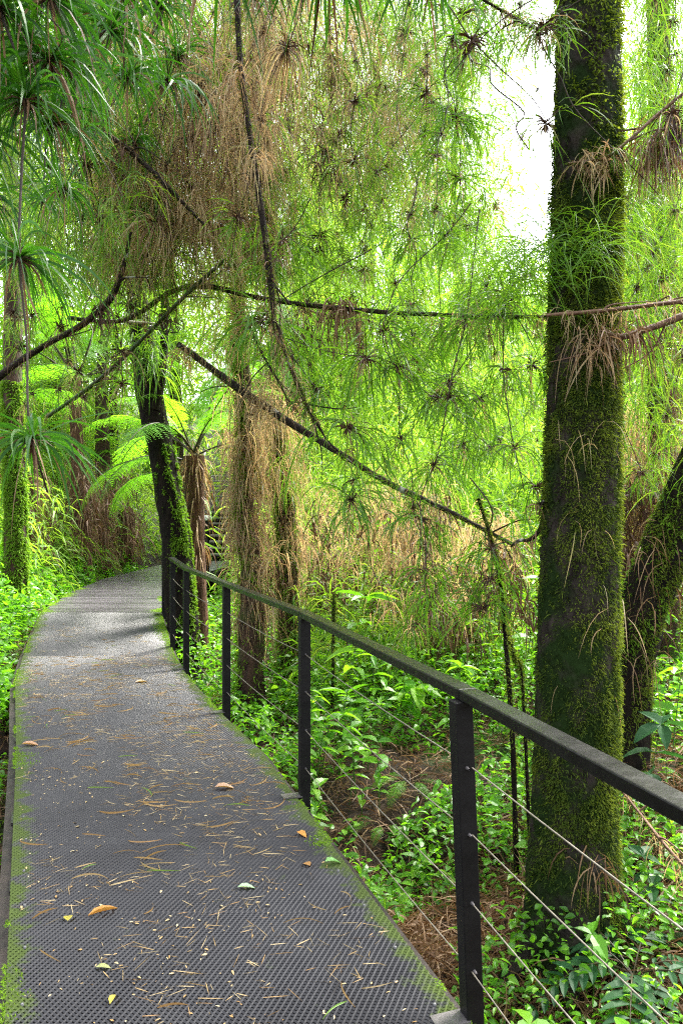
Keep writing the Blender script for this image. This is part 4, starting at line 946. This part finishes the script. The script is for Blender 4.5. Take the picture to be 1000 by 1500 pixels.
# seedlings and herbs, each a plant with its own leaves
LEAF = [mesh('leaf', *(lambda t: (t[0]*[1, .55, 1], t[1]))(leaf_tmpl(bd, .22)), M['leaf_herb'], rnd=np.full(15, r_)) for bd, r_ in ((.15, .2), (.35, .6), (.5, .95))]
LANCE = [mesh('leaf', *(lambda t: (t[0]*[1, .36, 1], t[1]))(leaf_tmpl(bd, .2)), M['leaf_herb'], rnd=np.full(15, r_)) for bd, r_ in ((.2, .4), (.45, .8))]
LDARK = [mesh('leaf', *(lambda t: (t[0]*[1, .5, 1], t[1]))(leaf_tmpl(bd, .2)), M['leaf_dark'], rnd=np.full(15, r_)) for bd, r_ in ((.2, .2), (.4, .8))]
def plant_proto(name, h, pairs, ll, leaves, seed, el=.25, top=0):
    rng = np.random.default_rng(seed); root = empty(name, (0, 0, 0))
    wob = rng.normal(size=3)*[.12, .12, 0]*h
    pts = np.array([[0, 0, -.03], wob*.5+[0, 0, h*.5], wob+[0, 0, h]])
    v, q = tube(pts, [.0045, .0035, .002], 5, 8); link('stem', mesh('stem', v, q, M['stem_herb']), root)
    for k in range(pairs):
        t = .3+.7*(k+1)/pairs; c = resample(pts, 20)[min(19, int(t*19))]; a = k*1.57+rng.normal()*.25
        for s in range(2 if k < pairs-1 else max(2, top)):
            o = link('leaf', leaves[rng.integers(0, len(leaves))], root); o.location = Vector(c)
            o.rotation_euler = (rng.normal()*.2, -el-rng.normal()*.2, a+s*(math.pi if k < pairs-1 else 2*math.pi/max(2, top))+rng.normal()*.15)
            z = ll*rng.uniform(.7, 1.15); o.scale = (z, z, z)
    return root
protos = [plant_proto('seedling', .22, 3, .085, LEAF, 820), plant_proto('seedling', .34, 4, .10, LEAF, 821), plant_proto('seedling', .15, 2, .075, LEAF, 822), plant_proto('seedling', .45, 5, .10, LEAF, 823, .1)]
first = [True]*4
rng = np.random.default_rng(830)
ZN = {'near': ('leafy green seedling sprouting from the brown litter close behind the railing', 'seedlings behind the near railing'),
      'mid': ('bright green seedling in the herb patch beyond the second railing span', 'seedlings in the herb patch'),
      'far': ('pale green seedling on the far slope past the shaggy trunks', 'seedlings on the far slope'),
      'left': ('bright green seedling on the bank left of the boardwalk', 'seedlings on the left bank')}
cnt = 0
used = []
for tries in range(4000):
    if cnt >= 270: break
    if rng.random() < .78: px = rng.uniform(340, 1010); yv = 2.8+rng.random()**.9*8
    else: px = rng.uniform(-10, 220); yv = rng.uniform(6.5, 14)
    xv = (px-500)/FPX*yv
    if not side_ok(np.array(xv), np.array(yv), .12): continue
    if math.hypot(xv-O1[0], yv-O1[1]) < .38: continue
    right = xv > edgeR(yv)
    if right and fbm(np.array(xv*.9+12.), np.array(yv*.9+4.)) < (.53 if yv < 4.6 else .34): continue
    if math.hypot(xv-1.40, yv-3.72) < .5: continue
    k = int(rng.integers(0, 4))
    o = protos[k] if first[k] else copy_tree(protos[k]); first[k] = False
    o.location = (xv, yv, float(ground_z(xv, yv))); s = rng.uniform(.7, 1.35)*(1.15 if yv > 6 else .9); o.scale = (s, s, s); o.rotation_euler = (rng.normal()*.12, rng.normal()*.12, rng.uniform(0, 6.3))
    z = 'left' if not right else ('near' if yv < 4.6 else 'mid' if yv < 8 else 'far')
    tag(o, ZN[z][0], 'seedling', ZN[z][1]); cnt += 1
# picked-out plants
def plant_at(name, label, px, py, d, h, pairs, ll, leaves, seed, el=.2, top=0):
    c = P(px, py, d); o = plant_proto(name, h, pairs, ll, leaves, seed, el, top); o.location = (c[0], c[1], float(ground_z(c[0], c[1]))); tag(o, label, 'plant'); return o
for k, (lb, px, d, ytop, pairs, ll, lv, el) in enumerate([
    ('upright herb with a rosette of long lime leaves above the handrail', 490, 7.0, 868, 5, .26, LANCE, .15),
    ('tall lime herb with lance leaves against the straw slope', 548, 9.5, 765, 4, .24, LANCE, .2),
    ('leafy herb rising beside the diagonal branch left of the thick trunk', 755, 7.5, 725, 6, .2, LEAF, .1),
    ('glossy dark plant with drooping leaves right of the thick trunk above the rail', 930, 4.8, 1060, 4, .22, LDARK, -.1),
    ('broad-leaved herb close to the second railing post', 470, 5.6, 1150, 3, .14, LEAF, .1),
    ('small glossy seedling at the very bottom below the yellow leaf', 812, 3.0, 1465, 2, .10, LEAF, .3),
    ('glossy dark herb at the lower right behind the cables', 975, 4.2, 1250, 4, .13, LDARK, .1),
    ('broad leaf herb at the foot of the thick trunk', 870, 3.7, 1360, 3, .11, LEAF, .2)]):
    c = P(px, ytop, d); g = float(ground_z(c[0], c[1])); h = max(.12, c[2]-g)
    plant_at('herb', lb, px, ytop, d, h, pairs, ll, lv, 850+k, el, 5 if pairs > 3 else 3)
rng = np.random.default_rng(880)
HL = ('waist-high herb with whorled lance leaves on the slope beyond the railing', 'lance-leaved herbs on the slope')
for k in range(26):
    d = rng.uniform(5.5, 11.5); px = rng.uniform(430, 790) if k % 4 else rng.uniform(905, 1000); x = (px-500)/FPX*d
    if not side_ok(np.array(x), np.array(d), .3): continue
    o = plant_proto('herb', rng.uniform(.35, .9), int(rng.integers(3, 6)), rng.uniform(.14, .24), LANCE if k % 3 else LEAF, 890+k, .15, 5)
    o.location = (x, d, float(ground_z(x, d))); tag(o, HL[0] if k % 3 else 'waist-high herb with broad oval leaves on the slope beyond the railing', 'plant', HL[1] if k % 3 else 'oval-leaved herbs on the slope')
# dark fern at the lower right
fx = np.array([1.40, 3.72, 0]); g = float(ground_z(fx[0], fx[1]))
fern = empty('fern', (fx[0], fx[1], g), 'dark glossy fern spreading at the foot of the thick trunk', 'fern')
def small_frond(seed, L=.5, pairs=9):
    rng = np.random.default_rng(seed); b = Bag(); n = 14
    t = np.linspace(0, 1, n); path = np.stack([L*t*.9, 0*t, L*(.75*t-.95*t**2)], -1)
    v, q = tube(path, np.linspace(.004, .0015, n), 5); b.add(v, q, .5, 1)
    ts = np.repeat(np.linspace(.22, .97, pairs), 2); sg = np.tile([-1, 1], pairs)
    c = np.stack([np.interp(ts, t, path[:, a]) for a in range(3)], -1)
    ln = L*.36*np.sin(np.clip((ts-.05)/.6, 0, 1)*np.pi/2)*(1-.6*ts)
    scatter(b, leaf_tmpl(.15, .15), c, np.stack([.55+0*ts, sg, -.1+rng.normal(size=len(ts))*.08], -1), ln, ln*.36, rng, roll=.1)
    return b.mesh('frond', [M['leaf_dark'], M['petiole']])
for k in range(8):
    o = link('frond', small_frond(870+k % 3), fern); o.rotation_euler = (0, 0, k*.785+.2*(k % 3)); o.scale = (1.0+.15*(k % 3),)*3; o.location = (0, 0, .16)
v, q = tube(np.array([[0, 0, -.05], [0, 0, .14]]), [.03, .02], 8); link('crown', mesh('crown', v, q, M['fern_trunk']), fern)
# small bright ferns by the foot of the railing
for k, (px, py, d, s) in enumerate([(375, 1060, 6.6, .7), (400, 1100, 5.9, .7), (560, 960, 8, 1.1), (345, 1030, 7.3, .7), (640, 1150, 5.6, .6), (520, 1010, 7.2, .9), (600, 1060, 6.4, .8), (700, 1010, 7.4, 1.0), (560, 1120, 6, .7), (720, 1090, 6.2, .8), (450, 1000, 7.8, .9), (930, 1150, 5.6, .9), (960, 1330, 4.4, .6)]):
    c = P(px, py, d); 
    if not side_ok(np.array(c[0]), np.array(c[1]), .1): c[0] = float(edgeR(c[1]))+.25
    r = empty('fern', (c[0], c[1], float(ground_z(c[0], c[1]))), 'small light green fern among the herbs beyond the railing', 'fern', 'small ferns among the herbs')
    for j in range(7):
        o = link('frond', FR[3], r); o.scale = (.22*s+.03*(j % 3),)*3; o.rotation_euler = (0, 0, j*.9+k)

# ------------------------------------------------------------------ moss on the boardwalk's edges
rng = np.random.default_rng(900); n = 80000
yv = 1.6+rng.random(n)*12.5; sd = rng.choice([-1, 1], n)
e = np.abs(rng.normal(size=n))*.08-.02
xv = np.where(sd > 0, edgeR(yv)-e, edgeL(yv)+e)
msk = fbm(xv*2.0+80, yv*2.0+11)+np.where(sd > 0, np.interp(yv, [2, 4, 5.5, 10, 13], [-.10, -.06, .08, .12, .05]), np.interp(yv, [2, 4.5, 7, 12], [-.03, .0, .07, .05]))-np.maximum(e, 0)*.9
kp = msk > .475; xv, yv, msk = xv[kp], yv[kp], msk[kp]; n = len(xv)
base = np.stack([xv, yv, deckz(yv)-.004+0*xv], -1)
b = Bag(); add_blades(b, base, rng.normal(size=(n, 3))*[.8, .8, .3]+[0, 0, .6], rng.uniform(.004, .018, n), rng.uniform(.003, .007, n), 1.0, 2, rng, prof=np.array([.8, 1, .3]))
o = link('boardwalk_moss', b.mesh('boardwalk_moss', M['moss_lime'])); tag(o, 'yellow-green moss creeping over the edges of the boardwalk', 'moss', kind='stuff')

# ------------------------------------------------------------------ fallen leaves and needles on the boardwalk
def curl_strip(L, W, bend, lift, seed, mat):
    rng = np.random.default_rng(seed); n = 7; t = np.linspace(0, 1, n); a = bend*(t-.5)
    x = np.cumsum(np.cos(a))*L/n; yv = np.cumsum(np.sin(a))*L/n; z = lift*np.sin(t*math.pi)*L+.001
    p = np.stack([x-x.mean(), yv-yv.mean(), z], -1); tn = np.gradient(p, axis=0); s = nrm(np.stack([-tn[:, 1], tn[:, 0], 0*t+.15*rng.normal()], -1))
    w_ = W*np.interp(t, [0, .2, .7, 1], [.35, 1, .8, .1])[:, None]
    V = np.stack([p-s*w_/2, p+[0, 0, -.0015], p+s*w_/2], 1).reshape(-1, 3)
    Q = []
    for k in range(n-1): Q += [[3*k, 3*k+3, 3*k+4, 3*k+1], [3*k+1, 3*k+4, 3*k+5, 3*k+2]]
    return mesh('fallen_leaf', V, np.array(Q), mat, np.full(len(V), rng.random()))
M['needle'] = leaf_mat('needle', [(.24, .12, .045), (.38, .24, .09), (.48, .36, .18), (.56, .48, .30)], .1, .5, .3, (1, .9, .6))
M['bit_green'] = leaf_mat('bit_green', [(.10, .22, .04), (.2, .3, .06)], .2, .45, .3)
STR = [curl_strip(.12+.03*(k % 5), .0045+.002*(k % 3), [0.2, .7, 1.3, -.9, 2.0, -.3, .5, -1.6][k], [.02, .05, .01, .04][k % 4], 910+k, M['needle']) for k in range(8)]
STG = [curl_strip(.15, .006, .6, .03, 930+k, M['bit_green']) for k in range(2)]
rng = np.random.default_rng(940)
zd = lambda x, y: float(deckz(y))+.0055
heaps = [(rng.uniform(.12, .9), 2.6+rng.random()**.8*5.9) for _ in range(46)]
for k in range(285):
    if rng.random() < .62:
        u, yv = heaps[rng.integers(0, len(heaps))]; u += rng.normal()*.05; yv += rng.normal()*.09
    else: u = rng.uniform(.06, .96); yv = 1.9+rng.random()**.8*7.4
    u = min(max(u, .04), .97); xv = float(edgeL(yv)+(edgeR(yv)-edgeL(yv))*u)
    gr = rng.random() < .08
    o = link('fallen_leaf', STG[k % 2] if gr else STR[rng.integers(0, 8)], None, loc=(xv, yv, zd(xv, yv)))
    o.rotation_euler = (rng.normal()*.06, rng.normal()*.05, rng.normal()*.7+rng.choice([0, 0, 3.14])); s = rng.uniform(.6, 1.3); o.scale = (s, s*rng.uniform(.9, 1.3), s)
    tag(o, 'thin green blade fallen on the boardwalk mesh' if gr else 'thin curled brown leaf strip fallen on the boardwalk mesh', 'leaf', 'green blades on the boardwalk' if gr else 'brown leaf strips on the boardwalk')
BL = lambda c, nm: leaf_mat(nm, [c, c], .15, .45, .35)
def broad(label, px, py, L, W, rz, col, bend=.12, dz=0):
    d = EYE*FPX/(py-750); c = P(px, py, d)
    tV, tQ = leaf_tmpl(bend, .3); V = tV*[L, W, L]; V = V-V.mean(0)
    o = link('fallen_leaf', mesh('fallen_leaf', V, tQ, BL(col, 'leaf_'+str(px))), None, loc=(c[0], c[1], .007+L*bend*.3+dz)); o.rotation_euler = (0, 0, rz); tag(o, label, 'leaf')
broad('pale green oval leaf lying on the boardwalk mesh', 361, 1302, .075, .032, .1, (.35, .5, .3))
broad('long orange-tan leaf lying on the left of the mesh', 152, 1337, .13, .022, .75, (.5, .26, .07))
broad('orange folded leaf near the mossy right edge', 442, 1224, .07, .04, -.8, (.5, .24, .05))
broad('small brown leaf below the orange folded leaf', 449, 1268, .05, .035, 2.3, (.35, .18, .06))
broad('fresh green leaf on the mossy right edge of the mesh', 488, 1266, .08, .045, .4, (.12, .3, .06), .3)
broad('tan leaf at the left edge where moss begins', 45, 1092, .12, .05, .1, (.45, .27, .16))
broad('pinkish brown crumpled leaf in the middle of the mesh', 330, 1156, .12, .06, .3, (.42, .26, .16), .2)
broad('yellow and dark spotted leaf on the left of the mesh', 100, 1347, .05, .035, 1.9, (.35, .3, .05))
broad('small yellow-green leaf at the bottom left', 152, 1420, .055, .025, .05, (.3, .32, .12))
broad('narrow yellow leaf lying lengthwise low on the mesh', 165, 1466, .06, .02, 1.6, (.5, .42, .08))
broad('yellow-green leaf on the bright far ramp', 172, 949, .14, .07, .1, (.35, .5, .12))
broad('brown leaf in front of the ramp seam', 208, 1000, .12, .07, .6, (.42, .28, .16))
c = P(790, 1443, 3.9); g = float(ground_z(c[0], c[1])); tV, tQ = leaf_tmpl(.2, .2)
o = link('fallen_leaf', mesh('fallen_leaf', (tV-[.5, 0, 0])*[.1, .075, .1], tQ, BL((.5, .32, .03), 'leaf_yellow')), None, loc=(c[0], c[1], g+.07)); o.rotation_euler = (.45, .1, .2); tag(o, 'large yellow leaf on the litter below the thick trunk', 'leaf')
# fine crumbs
rng = np.random.default_rng(961); n = 5200
yv = 1.8+rng.random(n)**.75*8.0; u = rng.uniform(.03, .97, n); xv = edgeL(yv)+(edgeR(yv)-edgeL(yv))*u
kp = fbm(xv*1.8+17, yv*1.8+23) > .47; xv, yv = xv[kp], yv[kp]; n = len(xv)
b = Bag(); dv = rng.normal(size=(n, 3))*[1, .6, .03]
add_blades(b, np.stack([xv, yv, deckz(yv)+.005], -1), dv, rng.uniform(.02, .10, n), rng.uniform(.0015, .0035, n), 0.02, 3, rng, curl=.0)
o = link('fallen_needles', b.mesh('fallen_needles', M['needle'])); tag(o, 'fine brown needles strewn over the boardwalk mesh', 'needles', kind='stuff')
rng = np.random.default_rng(960); n = 2600
yv = 1.6+rng.random(n)**.9*8.4; u = rng.uniform(.02, .98, n); xv = edgeL(yv)+(edgeR(yv)-edgeL(yv))*u
kp = fbm(xv*2.5+7, yv*2.5+3) > .42; xv, yv = xv[kp], yv[kp]; n = len(xv)
b = Bag(); sz = rng.uniform(.006, .022, n)
scatter(b, leaf_tmpl(.1, .1), np.stack([xv, yv, deckz(yv)+.004], -1), rng.normal(size=(n, 3))*[1, 1, .1], sz, sz*rng.uniform(.15, .5, n), rng, roll=.15)
o = link('leaf_crumbs', b.mesh('leaf_crumbs', M['needle'])); tag(o, 'crumbs of leaves and moss sprinkled over the boardwalk mesh', 'leaf crumbs', kind='stuff')
